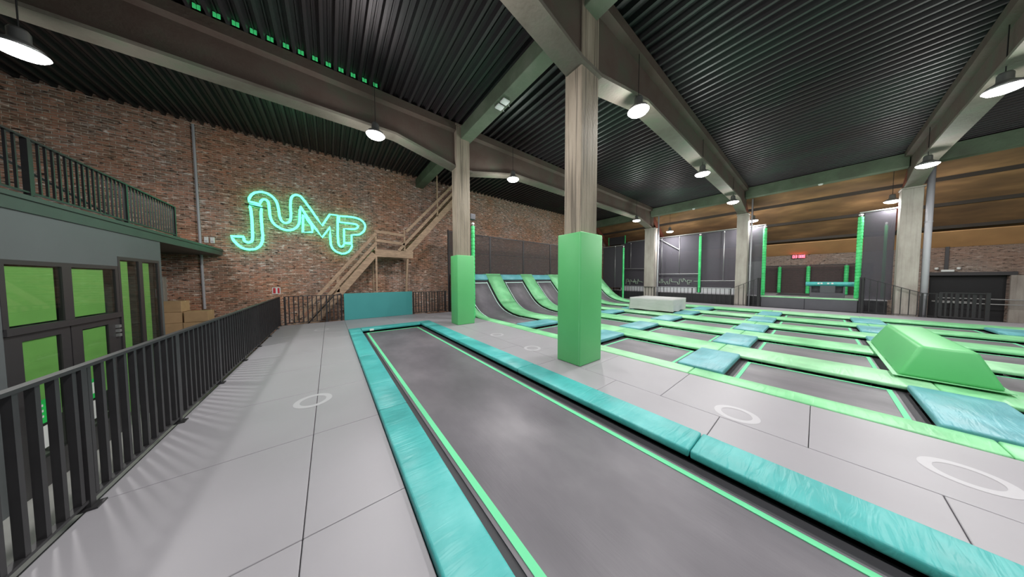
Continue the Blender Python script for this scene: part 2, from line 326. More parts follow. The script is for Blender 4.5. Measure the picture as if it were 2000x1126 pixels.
NEON = [[(-2.33,4.49),(-2.02,4.48),(-2.03,4.33),(-2.04,4.23),(-2.04,4.13),(-2.04,4.02),(-2.04,3.9),(-2.03,3.78),(-2.03,3.66),(-2.03,3.55),(-2.02,3.44),(-2.02,3.34),(-2.03,3.26),(-2.03,3.18),(-2.04,3.12),(-2.06,3.07),(-2.08,3.01),(-2.1,2.96),(-2.13,2.92),(-2.17,2.88),(-2.2,2.85),(-2.24,2.82),(-2.29,2.81),(-2.33,2.8),(-2.38,2.79),(-2.42,2.79),(-2.46,2.8),(-2.51,2.81),(-2.55,2.83),(-2.59,2.85),(-2.62,2.88),(-2.66,2.92),(-2.69,2.95),(-2.71,2.99),(-2.74,3.03),(-2.76,3.06),(-2.78,3.1),(-2.8,3.16),(-2.84,3.25),(-2.52,3.26),(-2.52,3.2),(-2.52,3.17),(-2.52,3.14),(-2.51,3.12),(-2.5,3.1),(-2.48,3.08),(-2.46,3.07),(-2.44,3.06),(-2.42,3.05),(-2.4,3.06),(-2.38,3.06),(-2.36,3.08),(-2.34,3.09),(-2.32,3.11),(-2.31,3.14),(-2.3,3.18),(-2.3,3.22),(-2.29,3.28),(-2.29,3.37),(-2.29,3.48),(-2.29,3.61),(-2.29,3.74),(-2.29,3.87),(-2.29,4.0),(-2.3,4.13),(-2.3,4.24),(-2.31,4.33),(-2.32,4.4)],[(-2.35,4.61),(-2.34,4.7),(-2.33,4.75),(-2.31,4.79),(-2.29,4.84),(-2.26,4.89),(-2.22,4.93),(-2.19,4.97),(-2.14,4.99),(-2.1,5.01),(-2.05,5.03),(-2.0,5.04),(-1.96,5.04),(-1.91,5.03),(-1.86,5.02),(-1.82,5.0),(-1.78,4.98),(-1.74,4.95),(-1.71,4.92),(-1.67,4.88),(-1.65,4.84),(-1.62,4.8),(-1.6,4.75),(-1.58,4.69),(-1.57,4.63),(-1.56,4.56),(-1.55,4.5),(-1.54,4.43),(-1.54,4.36),(-1.53,4.29),(-1.53,4.23),(-1.52,4.17),(-1.5,4.11),(-1.49,4.06),(-1.47,4.01),(-1.44,3.98),(-1.42,3.96),(-1.39,3.94),(-1.36,3.94),(-1.33,3.94),(-1.3,3.96),(-1.27,3.98),(-1.24,4.01),(-1.22,4.04),(-1.21,4.09),(-1.2,4.14),(-1.19,4.2),(-1.19,4.27),(-1.18,4.36),(-1.19,4.45),(-1.19,4.54),(-1.19,4.63),(-1.19,4.7),(-1.18,4.77),(-1.18,4.84),(-1.17,4.9),(-1.16,4.95),(-1.15,5.0),(-1.13,5.04),(-1.11,5.07),(-1.08,5.1),(-1.05,5.12),(-1.02,5.14),(-0.98,5.14),(-0.95,5.14),(-0.92,5.13),(-0.88,5.12),(-0.85,5.09),(-0.82,5.05),(-0.79,5.0),(-0.74,4.94),(-0.7,4.86),(-0.64,4.76),(-0.57,4.65),(-0.5,4.53),(-0.44,4.41),(-0.35,4.26),(-0.2,3.99),(0.08,4.52),(0.36,4.52),(0.35,4.24),(0.35,4.07),(0.35,3.92),(0.34,3.76),(0.34,3.59),(0.35,3.44),(0.35,3.33),(0.36,3.25),(0.38,3.2),(0.4,3.16),(0.42,3.14),(0.44,3.13),(0.47,3.13),(0.5,3.14),(0.52,3.16),(0.54,3.2),(0.58,3.29),(0.86,3.29),(0.86,3.18),(0.84,3.11),(0.82,3.06),(0.79,3.01),(0.76,2.96),(0.72,2.91),(0.67,2.88),(0.62,2.85),(0.57,2.83),(0.51,2.82),(0.46,2.82),(0.4,2.84),(0.34,2.86),(0.29,2.88),(0.24,2.92),(0.2,2.96),(0.16,3.0),(0.13,3.05),(0.11,3.11),(0.09,3.17),(0.08,3.24),(0.08,3.33),(0.07,3.44),(0.07,3.61),(0.08,3.97),(-0.21,3.48),(-0.39,3.79),(-0.5,3.96),(-0.59,4.12),(-0.7,4.32),(-0.89,4.7),(-0.91,4.53),(-0.91,4.44),(-0.92,4.36),(-0.92,4.29),(-0.92,4.22),(-0.93,4.15),(-0.93,4.08),(-0.94,4.02),(-0.95,3.97),(-0.97,3.92),(-0.99,3.87),(-1.02,3.82),(-1.06,3.77),(-1.1,3.74),(-1.14,3.7),(-1.18,3.68),(-1.23,3.66),(-1.29,3.65),(-1.34,3.65),(-1.39,3.66),(-1.44,3.68),(-1.5,3.7),(-1.54,3.73),(-1.59,3.76),(-1.64,3.8),(-1.68,3.84),(-1.71,3.89),(-1.74,3.94),(-1.76,4.0),(-1.78,4.06),(-1.79,4.13),(-1.8,4.21),(-1.8,4.29),(-1.8,4.37),(-1.81,4.44),(-1.81,4.51),(-1.81,4.56),(-1.82,4.62),(-1.82,4.66),(-1.83,4.69),(-1.85,4.72),(-1.86,4.74),(-1.88,4.76),(-1.9,4.77),(-1.92,4.77),(-1.94,4.77),(-1.96,4.76),(-1.98,4.75),(-2.0,4.73),(-2.01,4.71),(-2.03,4.68),(-2.04,4.64),(-2.05,4.56)],[(-0.81,4.36),(-0.68,4.17),(-0.62,4.07),(-0.59,4.02),(-0.56,3.98),(-0.55,3.96),(-0.54,3.93),(-0.54,3.88),(-0.53,3.81),(-0.53,3.67),(-0.84,3.63)],[(0.42,4.5),(0.68,4.52),(0.82,4.53),(0.92,4.53),(1.01,4.52),(1.08,4.51),(1.15,4.49),(1.21,4.47),(1.27,4.43),(1.32,4.39),(1.35,4.35),(1.38,4.3),(1.4,4.25),(1.41,4.2),(1.41,4.15),(1.4,4.1),(1.39,4.04),(1.37,3.99),(1.35,3.94),(1.31,3.89),(1.27,3.85),(1.23,3.81),(1.18,3.77),(1.12,3.75),(1.03,3.73),(0.86,3.7),(0.85,3.35),(0.57,3.34),(0.58,3.95),(0.82,3.97),(0.94,3.98),(1.01,4.0),(1.06,4.03),(1.09,4.06),(1.11,4.09),(1.12,4.12),(1.12,4.15),(1.1,4.18),(1.08,4.2),(1.05,4.21),(1.02,4.22),(0.98,4.22),(0.92,4.23),(0.83,4.23),(0.69,4.23),(0.41,4.23)]]
SQUIGGLE = [[(10.67,1.18),(10.63,1.61),(10.49,1.62),(10.43,1.36),(10.55,1.4),(10.35,1.4),(10.33,1.54),(10.21,1.54),(10.19,1.4),(10.31,1.4),(10.31,1.12)],[(10.18,1.4),(9.91,1.4),(9.91,1.62),(9.9,1.32),(10.02,1.31),(10.01,1.43),(9.81,1.44),(9.8,1.2),(9.64,1.2),(9.62,1.35),(9.77,1.35)],[(9.63,1.4),(9.6,1.62),(9.54,1.42),(9.38,1.4),(9.22,1.34)],[(8.26,1.41),(8.02,1.41)],[(7.91,1.3),(7.67,1.31),(7.68,1.6),(7.78,1.6),(7.77,1.4),(7.92,1.41),(7.91,1.3)],[(7.65,1.42),(7.56,1.39),(7.45,1.17),(7.39,1.42),(7.32,1.42),(7.29,1.22),(7.17,1.22),(7.16,1.63),(7.05,1.63),(7.04,1.51),(7.1,1.5),(7.0,1.39),(6.68,1.38)],[(6.64,1.38),(6.6,1.22),(6.51,1.2),(6.5,1.62),(6.4,1.62),(6.38,1.46),(6.3,1.4),(6.27,1.41),(6.26,1.66),(6.2,1.63),(6.06,1.4)],[(6.0,1.52),(5.72,1.5),(5.75,1.4),(5.89,1.37),(5.88,1.21),(5.98,1.21),(6.0,1.52)],[(5.6,1.45),(5.35,1.45)]]

# ================================================================== SETTING
WY, EX, GZ, CZ = 13.4, 25.5, -1.15, 7.08       # long wall y, end wall x, ground floor, underside of roof deck
struct(MB().box(-9.3, 26, -13.3, 13.9, GZ-0.3, GZ).build('floor', M['tile']))
w = MB(); w.box(-9.3, 26, WY, WY+0.4, GZ, 7.45); w.box(-4.4, -3.66, WY-0.07, WY, GZ, 7.05); w.box(-9.3, -4.4, WY-0.12, WY, GZ, 7.05)
struct(w.build('wall_north', M['brick_jump']))
w = MB(); w.box(EX, EX+0.4, -3.7, 13.4, GZ, 3.6); w.box(EX, EX+0.4, -5.6, -3.7, 1.78, 3.6); w.box(EX, EX+0.4, -13, -5.6, GZ, 3.6)
struct(w.build('wall_east', M['brick_east']))
struct(MB().box(-9.3, -9.0, -13.3, 13.4, GZ, 7.45).build('wall_west', M['grey_wall']))
struct(MB().box(-9.3, 26, -13.6, -13.3, GZ, 7.45).build('wall_south', M['grey_wall']))
# ribbed roof deck, ribs along y
def deck():
    mb = MB(); p = 0.262; d = 0.115; x = -9.2; prof = []
    while x < 20.3:
        prof += [(x, CZ), (x+0.06, CZ), (x+0.085, CZ+d), (x+0.13, CZ+d), (x+0.14, CZ+d-0.025), (x+0.165, CZ+d-0.025), (x+0.175, CZ+d), (x+0.237, CZ+d)]
        x += p
    y0, y1 = -13.3, 13.42; n = len(prof)
    V = [(a, y0, b) for a, b in prof]+[(a, y1, b) for a, b in prof]
    mb.add(V, [(i, i+1, n+i+1, n+i) for i in range(n-1)])
    return mb
deck_mb = deck()
struct(deck_mb.build('ceiling', M['deck']))
struct(MB().box(-9.3, 20.5, -13.6, 13.8, 7.42, 7.5).build('ceiling', M['black']))
# lean-to roof over the far aisle
sl = (3.45-6.95)/(EX-20.2)
r = MB(); r.prism([(20.15, 6.98), (EX+0.3, 6.98+sl*(EX+0.15-20.0)), (EX+0.3, 7.06+sl*(EX+0.15-20.0)), (20.15, 7.08)], 'y', -13.3, 13.4)
struct(r.build('ceiling', M['roof_wood']))
r = MB(); zq = lambda x: 6.98+sl*(x+0.0-20.0)
r.prism([(24.42, zq(24.57)-0.02), (EX-0.02, zq(EX+0.13)-0.02), (EX-0.02, zq(EX+0.13)+0.02), (24.42, zq(24.57)+0.02)], 'y', -13.2, 13.3)
struct(r.build('ceiling', M['roof_wood_light']))
# raised platform under the walkways
p = MB()
p.box(-1.47, 0.44, -4.5, 11.62, GZ, -0.052); p.box(0.44, 3.02, 9.24, 11.62, GZ, -0.052); p.box(3.02, 4.9, -8.0, 11.3, GZ, -0.052)
p.box(0.44, 3.02, -4.5, -4.1, GZ, -0.052); p.box(17.9, 20.45, -8.0, 11.3, GZ, -0.052)
struct(p.build('floor_platform', M['black']))

# ------------------------------------------------------------------ roof beams and columns
def main_beam(y, label, z=0.0):
    t = thing('roof_beam', label, 'beam', (4, y, 5.5), 'riveted roof beams crossing the hall')
    cols = (4.0, 20.0); x0, x1 = -9.0, 20.3
    pts = [(x0, 6.0)]
    for c in cols:
        pts += [(c-2.3, 6.0), (c-0.3, 5.56), (c+0.3, 5.56), (c+2.3, 6.0)]
    pts = [q for q in pts if q[0] <= x1]; pts[-1] = (x1, pts[-1][1])
    top = [(x1, 7.0), (x0, 7.0)]
    MB().prism([(a, b+0.05) for a, b in pts]+top, 'y', y-0.1, y+0.1).build('web', M['beam'], t)
    low = MB()
    for a, b in zip(pts, pts[1:]):
        low.add([(a[0], y-0.21, a[1]-0.0), (b[0], y-0.21, b[1]), (b[0], y+0.21, b[1]), (a[0], y+0.21, a[1]),
                 (a[0], y-0.21, a[1]+0.07), (b[0], y-0.21, b[1]+0.07), (b[0], y+0.21, b[1]+0.07), (a[0], y+0.21, a[1]+0.07)],
                [(0,1,2,3), (4,7,6,5), (0,4,5,1), (1,5,6,2), (2,6,7,3), (3,7,4,0)])
    low.build('bottom_flange', M['flange'], t, label='paler worn lower flange')
    MB().prism([(y-0.25, 6.84), (y-0.25, 7.075), (y+0.25, 7.075), (y+0.25, 6.84), (y+0.1, 6.8), (y-0.1, 6.8)], 'x', x0, x1).build('top_flange', M['beam'], t)
    return t
main_beam(8.1, 'grey haunched roof beam crossing above the green-padded column nearest the brick wall')
main_beam(2.88, 'grey haunched roof beam crossing above the large green-padded column in front')
main_beam(-2.4, 'greenish haunched roof beam running to the far right pale column')
main_beam(-7.65, 'grey haunched roof beam out beyond the right edge of the view')
def tie(x0, x1, y0, y1, z0, z1, label):
    tag(MB().box(x0, x1, y0, y1, z0, z1, 0.01, 1).build('tie_beam', M['tie']), label, 'beam', 'tie beams between the main roof beams')
tie(3.8, 4.2, 3.0, 7.98, 6.6, 7.03, 'grey tie beam carrying two white boxes between the two green-padded columns')
tie(3.8, 4.2, 8.22, WY, 6.6, 7.03, 'short green-grey tie beam ending at the brick wall beside the timber stair')
tie(3.8, 4.2, -2.28, 2.76, 6.6, 7.03, 'tie beam running overhead toward the viewer from the large green-padded column')
tie(19.7, 20.1, 8.22, WY, 6.42, 7.0, 'far green tie beam between the leftmost far column and the brick wall')
tie(19.7, 20.1, 3.0, 7.98, 6.42, 7.0, 'green tie beam above the grey net enclosure between two far columns')
tie(19.7, 20.1, -2.28, 2.76, 6.42, 7.0, 'green tie beam above the raised stage with the red clock')
tie(19.7, 20.1, -7.5, -2.52, 6.42, 7.0, 'green tie beam at the right edge beyond the last pale column')

def column(x0, x1, y0, y1, ztop, label, mat, z0=GZ):
    t = thing('concrete_column', label, 'column', ((x0+x1)/2, (y0+y1)/2, z0))
    mb = MB(); mb.box(x0, x1, y0, y1, z0, ztop, 0.015, 1)
    mb.build('shaft', mat, t)
    MB().box(x0-0.03, x1+0.03, y0-0.03, y1+0.03, ztop, ztop+0.06).build('capital', mat, t)
    return t
column(3.74, 4.28, 2.74, 3.13, 7.0, 'board-marked concrete column rising from the large green pad in front', M['column'], 0)
column(3.62, 4.13, 7.84, 8.25, 7.0, 'board-marked concrete column above the smaller green pad near the timber stair', M['column'], 0)
column(19.85, 20.4, 7.75, 8.45, 5.5, 'pale concrete column behind the grey sheeted box', M['column_far'])
column(19.95, 20.5, 2.62, 3.12, 5.5, 'pale chipped concrete column left of the raised stage', M['column_far'])
column(19.9, 20.45, -2.66, -2.16, 5.5, 'broad pale concrete column right of the raised stage', M['column_far'])
for (x, y, lab) in ((20.1, 7.56, 'grey downpipe beside the leftmost far column'), (20.2, 2.5, 'thin grey downpipe on the column left of the stage'), (20.1, -2.82, 'thick pale downpipe beside the broad column right of the stage')):
    t = thing('downpipe', lab, 'pipe', (x, y, GZ), 'downpipes by the far columns')
    rr = 0.05 if y > 3 else (0.035 if y > 0 else 0.09)
    MB().tube([(x, y, GZ), (x, y, 6.4)], rr, 14).build('pipe', M['pipe'], t, True)
    for z in (0.9, 2.4, 4.0): MB().lathe([(rr+0.008, z), (rr+0.008, z+0.05)], x, y, 14).build('bracket', M['pipe'], t)
# padded wraps round the two near columns
def wrap(x0, x1, y0, y1, h, label):
    t = thing('column_pad', label, 'column pad', ((x0+x1)/2, (y0+y1)/2, 0))
    mb = MB(); th = 0.05
    mb.box(x0, x1, y0, y1, 0.002, h, 0.018, 3)
    mb.build('padding', M['green_smooth'], t, True)
    s = MB(); s.box(x0-0.001, x0+0.004, y0+0.03, y0+0.038, 0.02, h-0.03); s.build('seam', M['green'], t)
    return t
a = wrap(3.66, 4.36, 2.66, 3.22, 2.52, 'large bright green pad wrapped round the front column')
b = wrap(3.58, 4.25, 7.78, 8.36, 2.5, 'smaller bright green pad round the column near the brick wall')

# rafters and purlins of the lean-to
for y, lab in ((8.1, 'rust red sloping rafter behind the leftmost far column'), (2.9, 'dark sloping rafter behind the chipped far column'), (-2.4, 'dark sloping rafter behind the broad far column'), (13.1, 'dark sloping rafter against the long brick wall')):
    mb = MB(); mb.bar((20.4, y, 6.5), (24.35, y, 3.88), 0.14, 0.26)
    tag(mb.build('sloping_rafter', M['red_steel']), lab, 'rafter', 'rafters of the low side roof')
for i, x in enumerate((21.55, 22.95, 24.35)):
    z = 6.98+sl*(x-20.2)-0.07
    mb = MB(); mb.bar((x, -13, z), (x, 13.3, z), 0.12, 0.16)
    tag(mb.build('roof_purlin', M['purlin']), 'dark purlin under the orange boarded roof, '+('nearest the tie beams', 'middle one of three', 'lowest, nearest the brick end wall')[i], 'purlin', 'purlins under the orange roof')
mb = MB(); mb.bar((EX-0.06, -13, 3.42), (EX-0.06, 13.3, 3.42), 0.1, 0.08)
tag(mb.build('wall_plate', M['wood']), 'pale timber wall plate along the top of the brick end wall', 'timber')

# ------------------------------------------------------------------ floor mats
MATG = 'grey floor mats on the walkways'
def mat(x0, x1, y0, y1, label):
    g = 0.0022
    tag(MB().box(x0+g, x1-g, y0+g, y1-g, -0.05, 0.0, 0.006, 2).build('floor_mat', M['mat']), label, 'floor mat', MATG)
ys = [-4.45, -3.15, -1.88, -0.6, 0.67, 1.95, 3.23, 4.5, 5.77, 7.05, 8.3, 9.24]
ordn = ['first', 'second', 'third', 'fourth', 'fifth', 'sixth', 'seventh', 'eighth', 'ninth', 'tenth', 'eleventh', 'twelfth', 'thirteenth', 'fourteenth']
m_ = len(ys)-1
for i in range(m_):
    mat(-1.42, -0.18, ys[i], ys[i+1], 'wide grey mat along the left railing, %s from the far end' % ordn[m_-1-i])
    mat(-0.18, 0.43, ys[i], ys[i+1], 'narrow grey mat left of the long trampoline, %s from its far end' % ordn[m_-1-i])
xs = [-1.42, -0.18, 0.43, 1.9, 3.03, 3.65]
for i in range(5):
    mat(xs[i], xs[i+1], 9.24, 10.45, 'grey mat just beyond the long trampoline, %s from the left railing' % ordn[i])
    mat(xs[i], xs[i+1], 10.45, 11.6, 'grey mat at the foot of the far railing, %s from the left corner' % ordn[i])
ys2 = [-7.1, -5.8, -4.5, -3.2, -1.92, -0.64, 0.66, 1.95, 3.23, 4.5, 5.77, 7.05, 8.3, 9.24]
for i in range(len(ys2)-1):
    mat(3.03, 3.65, ys2[i], ys2[i+1], 'narrow grey mat right of the long trampoline, %s from its far end' % ordn[len(ys2)-2-i])
ys3 = [-7.8, -6.5, -5.2, -3.9, -2.6, -1.3, 0.0, 1.3, 2.55, 3.85, 5.1, 6.4, 7.65, 8.95, 10.2, 11.3]
ordn += ['fifteenth']
for i in range(len(ys3)-1):
    mat(3.65, 4.9, ys3[i], ys3[i+1], 'wide grey mat beside the green court edge, %s from the far end' % ordn[len(ys3)-2-i])
for i in range(9):
    y0 = -7.6+i*2.1
    mat(18.02, 19.75, y0, y0+2.1, 'pale grey mat on the far walkway below the stage, %s from the right' % ordn[i])
for (x, y, r, lab) in ((-0.22, 4.15, 0.205, 'pale ring printed on the left walkway mats'), (3.88, 0.55, 0.205, 'pale ring printed between the long trampoline and the nearest court trampoline'),
                    (4.17, -0.82, 0.215, 'largest pale ring on the mats at the right edge of the view'), (3.78, 4.1, 0.2, 'pale ring on the mats just left of the large green column pad'),
                    (3.88, 5.75, 0.2, 'small pale ring on the mats midway between the two green column pads'), (-0.25, 9.9, 0.2, 'faint pale ring on the mats near the far left corner'),
                    (7.55, 1.05, 0.2, 'worn pale ring on the green pad strip beside a blue-green divider pad'),
                    (3.4, 10.3, 0.2, 'faint pale ring on the mats, left of the smaller green column pad')):
    mb = MB(); n = 48
    for k in range(n):
        a0, a1 = 2*pi*k/n, 2*pi*(k+1)/n; ri = r*0.68
        mb.add([(x+ri*cos(a0), y+ri*sin(a0), 0.0015), (x+r*cos(a0), y+r*sin(a0), 0.0015), (x+r*cos(a1), y+r*sin(a1), 0.0015), (x+ri*cos(a1), y+ri*sin(a1), 0.0015)], [(0, 1, 2, 3)])
    if x > 7: mb.v = [(a, b, c+0.016) for a, b, c in mb.v]
    tag(mb.build('ring_marking', M['green_light' if x > 7 else 'ring']), lab, 'floor marking', 'ring markings on the mats')

# ------------------------------------------------------------------ trampolines
def ring_strip(mb, x0, x1, y0, y1, w, z):
    for a in ((x0, x1, y0, y0+w), (x0, x1, y1-w, y1), (x0, x0+w, y0+w, y1-w), (x1-w, x1, y0+w, y1-w)):
        mb.box(a[0], a[1], a[2], a[3], z, z+0.006)
def trampoline(name, x0, x1, y0, y1, ins, label, group, zb=-0.075, lw=0.05):
    t = thing(name, label, 'trampoline', ((x0+x1)/2, (y0+y1)/2, GZ), group)
    MB().box(x0, x1, y0, y1, zb-0.035, zb-0.012).build('spring_cover', M['skirt'], t)
    n = max(2, int((y1-y0)/0.4)); k = max(2, int((x1-x0)/0.4))
    MB().box(x0+ins[0], x1-ins[0], y0+ins[1], y1-ins[1], zb-0.012, zb).build('bed', M['bed'], t)
    e = MB(); ring_strip(e, x0+ins[0]+0.03, x1-ins[0]-0.03, y0+ins[1]+0.03, y1-ins[1]-0.03, lw, zb); e.build('edge_line', M['line'], t, label='bright green line stitched round the bed')
    f = MB()
    for (a, b) in ((x0+0.02, y0+0.02), (x1-0.08, y0+0.02), (x0+0.02, y1-0.08), (x1-0.08, y1-0.08)): f.box(a, a+0.06, b, b+0.06, GZ, zb-0.035)
    ring_strip(f, x0, x1, y0, y1, 0.05, zb-0.1)
    f.build('steel_frame', M['black_metal'], t)
    return t
# the long tumble track
trampoline('tumble_track', 0.7, 2.66, -4.0, 8.86, (0.16, 0.06), 'long dark grey trampoline strip with green edge lines and teal pads in the foreground', None, -0.07, 0.055)
TG = 'teal pads round the long trampoline'
def pad(name, x0, x1, y0, y1, z0, z1, m, label, cat, group, bev=0.02, g=0.004):
    return tag(MB().box(x0+g, x1-g, y0+g, y1-g, z0, z1, bev, 3).build(name, m, smooth=True), label, cat, group)
ty = [-4.0, -1.85, 0.68, 3.23, 5.77, 8.25]
tl = ['sixth', 'fifth', 'fourth', 'third', 'second']
for i in range(5):
    pad('edge_pad', 0.43, 0.76, ty[i], ty[i+1], -0.03, 0.05, M['teal'], 'teal pad on the left edge of the long trampoline, %s from its far end' % tl[i], 'edge pad', TG)
    pad('edge_pad', 2.61, 3.03, ty[i], ty[i+1], -0.03, 0.05, M['teal'], 'teal pad on the right edge of the long trampoline, %s from its far end' % tl[i], 'edge pad', TG)
pad('edge_pad', 0.43, 0.76, 8.25, 9.22, -0.03, 0.05, M['teal'], 'short teal pad at the far left corner of the long trampoline', 'edge pad', TG)
pad('edge_pad', 2.61, 3.03, 8.25, 9.22, -0.03, 0.05, M['teal'], 'short teal pad at the far right corner of the long trampoline', 'edge pad', TG)
pad('edge_pad', 0.76, 2.61, 8.84, 9.22, -0.03, 0.05, M['teal'], 'teal pad across the far end of the long trampoline', 'edge pad', TG)
pad('edge_pad', 0.43, 3.03, -4.4, -4.0, -0.03, 0.05, M['teal'], 'teal pad across the near end of the long trampoline, behind the viewer', 'edge pad', TG)
tag(MB().box(0.98, 1.1, 8.78, 8.83, -0.02, 0.035, 0.01, 2).build('paper_tag', M['white']), 'small white tag under the far teal pad of the long trampoline', 'tag')

BX = [(5.28, 6.86), (7.8, 9.34), (10.28, 11.8), (12.76, 14.28), (15.24, 16.82)]
SX = [(4.9, 5.29), (6.85, 7.81), (9.33, 10.29), (11.79, 12.77), (14.27, 15.25), (16.81, 18.0)]
PY = 2.49
def hy(j): return (-0.87+PY*j, 0.93+PY*j)
rown = ['nearest the grey walkway', 'second from the walkway', 'third from the walkway', 'fourth from the walkway', 'farthest from the viewer']
coln = {2: 'next to the curved ramps', 1: 'one short of the ramp line', 0: 'in the middle line', -1: 'right of the green wedge', -2: 'in the rightmost line', -3: 'beyond the rightmost line'}
for i, (x0, x1) in enumerate(BX):
    for j in range(-3, 3):
        y0, y1 = hy(j)
        trampoline('court_trampoline', x0-0.02, x1+0.02, y0-0.02, y1+0.02, (0.05, 0.1), 'dark court trampoline %s, %s' % (coln[j], rown[i]), 'court trampolines')
# cross pads between trampolines of a row
for i, (x0, x1) in enumerate(BX):
    for j in range(-3, 3):
        ya = hy(j)[1]; yb = ya+PY-1.8
        lab = 'blue-green divider pad, row %s, %s' % (rown[i], {2: 'at the foot of the curved ramps', 1: 'first before the ramp line', 0: 'left of the middle line', -1: 'in the line of the green wedge block', -2: 'right of the wedge block', -3: 'beyond the right edge'}[j])
        pad('cross_pad', x0, x1, ya, yb, -0.045, 0.05, M['blue'], lab, 'pad', 'blue-green pads between the court trampolines', 0.025, 0.012)
# long green strips, cut at the seams
seam = [-7.4, -6.14, -3.65, -1.16, 1.33, 3.82, 6.64]
segn = ['at the right end', 'second from the right end', 'third from the right end', 'middle right stretch', 'middle left stretch', 'stretch touching the ramps']
sn = ['along the grey walkway', 'first behind the walkway strip', 'second behind the walkway strip', 'third behind the walkway strip', 'fourth behind the walkway strip', 'along the far walkway']
for s, (x0, x1) in enumerate(SX):
    for k in range(len(seam)-1):
        m = M['green_light'] if (s*7+k*3) % 4 == 0 else M['green']
        pad('strip_pad', x0, x1, seam[k], seam[k+1], -0.045, 0.015, m, 'long green pad strip %s, %s' % (sn[s], segn[k]), 'pad', 'green pad strips of the trampoline court', 0.02, 0.003)
# low black soffit keeps the springs dark
# ------------------------------------------------------------------ curved ramps
PROF = [(6.64, -0.07), (8.3, -0.07), (8.7, -0.03), (9.05, 0.04), (9.35, 0.13), (9.6, 0.25), (9.8, 0.38), (10.0, 0.54), (10.3, 0.84), (10.6, 1.15), (10.9, 1.48), (11.02, 1.62)]
def curve_slab(mb, x0, x1, prof, th):
    n = len(prof); V = []
    nr = []
    for i in range(n):
        a = prof[max(i-1, 0)]; b = prof[min(i+1, n-1)]; d = Vector((b[0]-a[0], b[1]-a[1])).normalized(); nr.append((-d.y, d.x))
    for x in (x0, x1):
        for i, (y, z) in enumerate(prof): V.append((x, y, z))
        for i, (y, z) in enumerate(prof): V.append((x, y-nr[i][0]*th, z-nr[i][1]*th))
    F = []; m = 2*n
    for i in range(n-1):
        F += [(i, i+1, m+i+1, m+i), (n+i, m+n+i, m+n+i+1, n+i+1), (i, n+i, n+i+1, i+1), (m+i, m+i+1, m+n+i+1, m+n+i)]
    F += [(0, m, m+n, n), (n-1, 2*n-1, m+2*n-1, m+n-1)]
    return mb.add(V, F)
def off(prof, d):
    return [(y, z+d) for y, z in prof]
rampn = ['first, right of the smaller green column pad', 'second from the left', 'third from left, partly behind the large green pad', 'fourth from left, hidden behind the large green pad', 'fifth, seen right of the large green pad']
for i, (x0, x1) in enumerate(BX):
    t = thing('curved_ramp_trampoline', 'dark curved wall trampoline, %s' % rampn[i], 'ramp trampoline', ((x0+x1)/2, 9.0, GZ), 'curved ramp trampolines')
    curve_slab(MB(), x0-0.02, x1+0.02, off(PROF, -0.03), 0.03).build('spring_cover', M['skirt'], t, True)
    curve_slab(MB(), x0+0.1, x1-0.1, off(PROF[:-1], 0.0), 0.02).build('bed', M['bed'], t, True)
    e = MB(); pr = off(PROF[:-1], 0.008)
    curve_slab(e, x0+0.13, x0+0.16, pr, 0.006); curve_slab(e, x1-0.16, x1-0.13, pr, 0.006); curve_slab(e, x0+0.13, x1-0.13, [(10.84, 1.425), (10.87, 1.46)], 0.006)
    e.build('edge_line', M['white_line'], t, label='pale line stitched round the bed')
    f = MB()
    for x in (x0+0.02, x1-0.06):
        f.box(x, x+0.04, 10.95, 11.0, GZ, 1.5); f.box(x, x+0.04, 9.5, 9.55, GZ, 0.1)
    f.build('steel_frame', M['black_metal'], t)
    tag(MB().prism([(11.0, 1.58), (10.98, 1.64), (11.2, 1.9), (11.55, 1.92), (11.55, 1.84), (11.3, 1.8)], 'x', x0+0.014, x1-0.014, 0.012, 2).build('top_pad', M['blue'], smooth=True),
        'blue padded top edge above curved trampoline, %s' % rampn[i], 'pad', 'blue top pads of the curved ramps')
for s, (x0, x1) in enumerate(SX):
    t = thing('ramp_rib', 'green padded rib between curved trampolines, %s' % ['at the left edge by the grey walkway', 'first full one from the left', 'second full one from the left', 'third full one, behind the large green pad', 'fourth full one, behind the large green pad', 'rightmost, at the far end'][s], 'ramp pad', ((x0+x1)/2, 9, 0), 'green ribs of the curved ramps')
    up = [(y, z+0.085) for y, z in PROF]+[(11.2, 1.9)]
    seamy = 6
    curve_slab(MB(), x0+0.003, x1-0.003, up[:seamy+1], 0.06).build('lower_pad', M['green'], t, True)
    curve_slab(MB(), x0+0.003, x1-0.003, [(up[seamy][0]+0.006, up[seamy][1]+0.004)]+up[seamy+1:], 0.06).build('upper_pad', M['green'], t, True)
    MB().prism([(11.21, 1.88), (11.21, 1.94), (11.55, 1.94), (11.55, 1.88)], 'x', x0+0.003, x1-0.003).build('top_pad', M['green'], t)
# dark boarding closing the ends of the ramp
for x, lab in ((4.93, 'black end panel closing the left side of the curved ramps'), (17.9, 'black end panel closing the right side of the curved ramps')):
    poly = [(y, z-0.08) for y, z in PROF[1:]]+[(11.5, 1.75), (11.5, GZ), (8.3, GZ)]
    tag(MB().prism(poly, 'x', x, x+0.05).build('ramp_end_panel', M['black']), lab, 'panel')

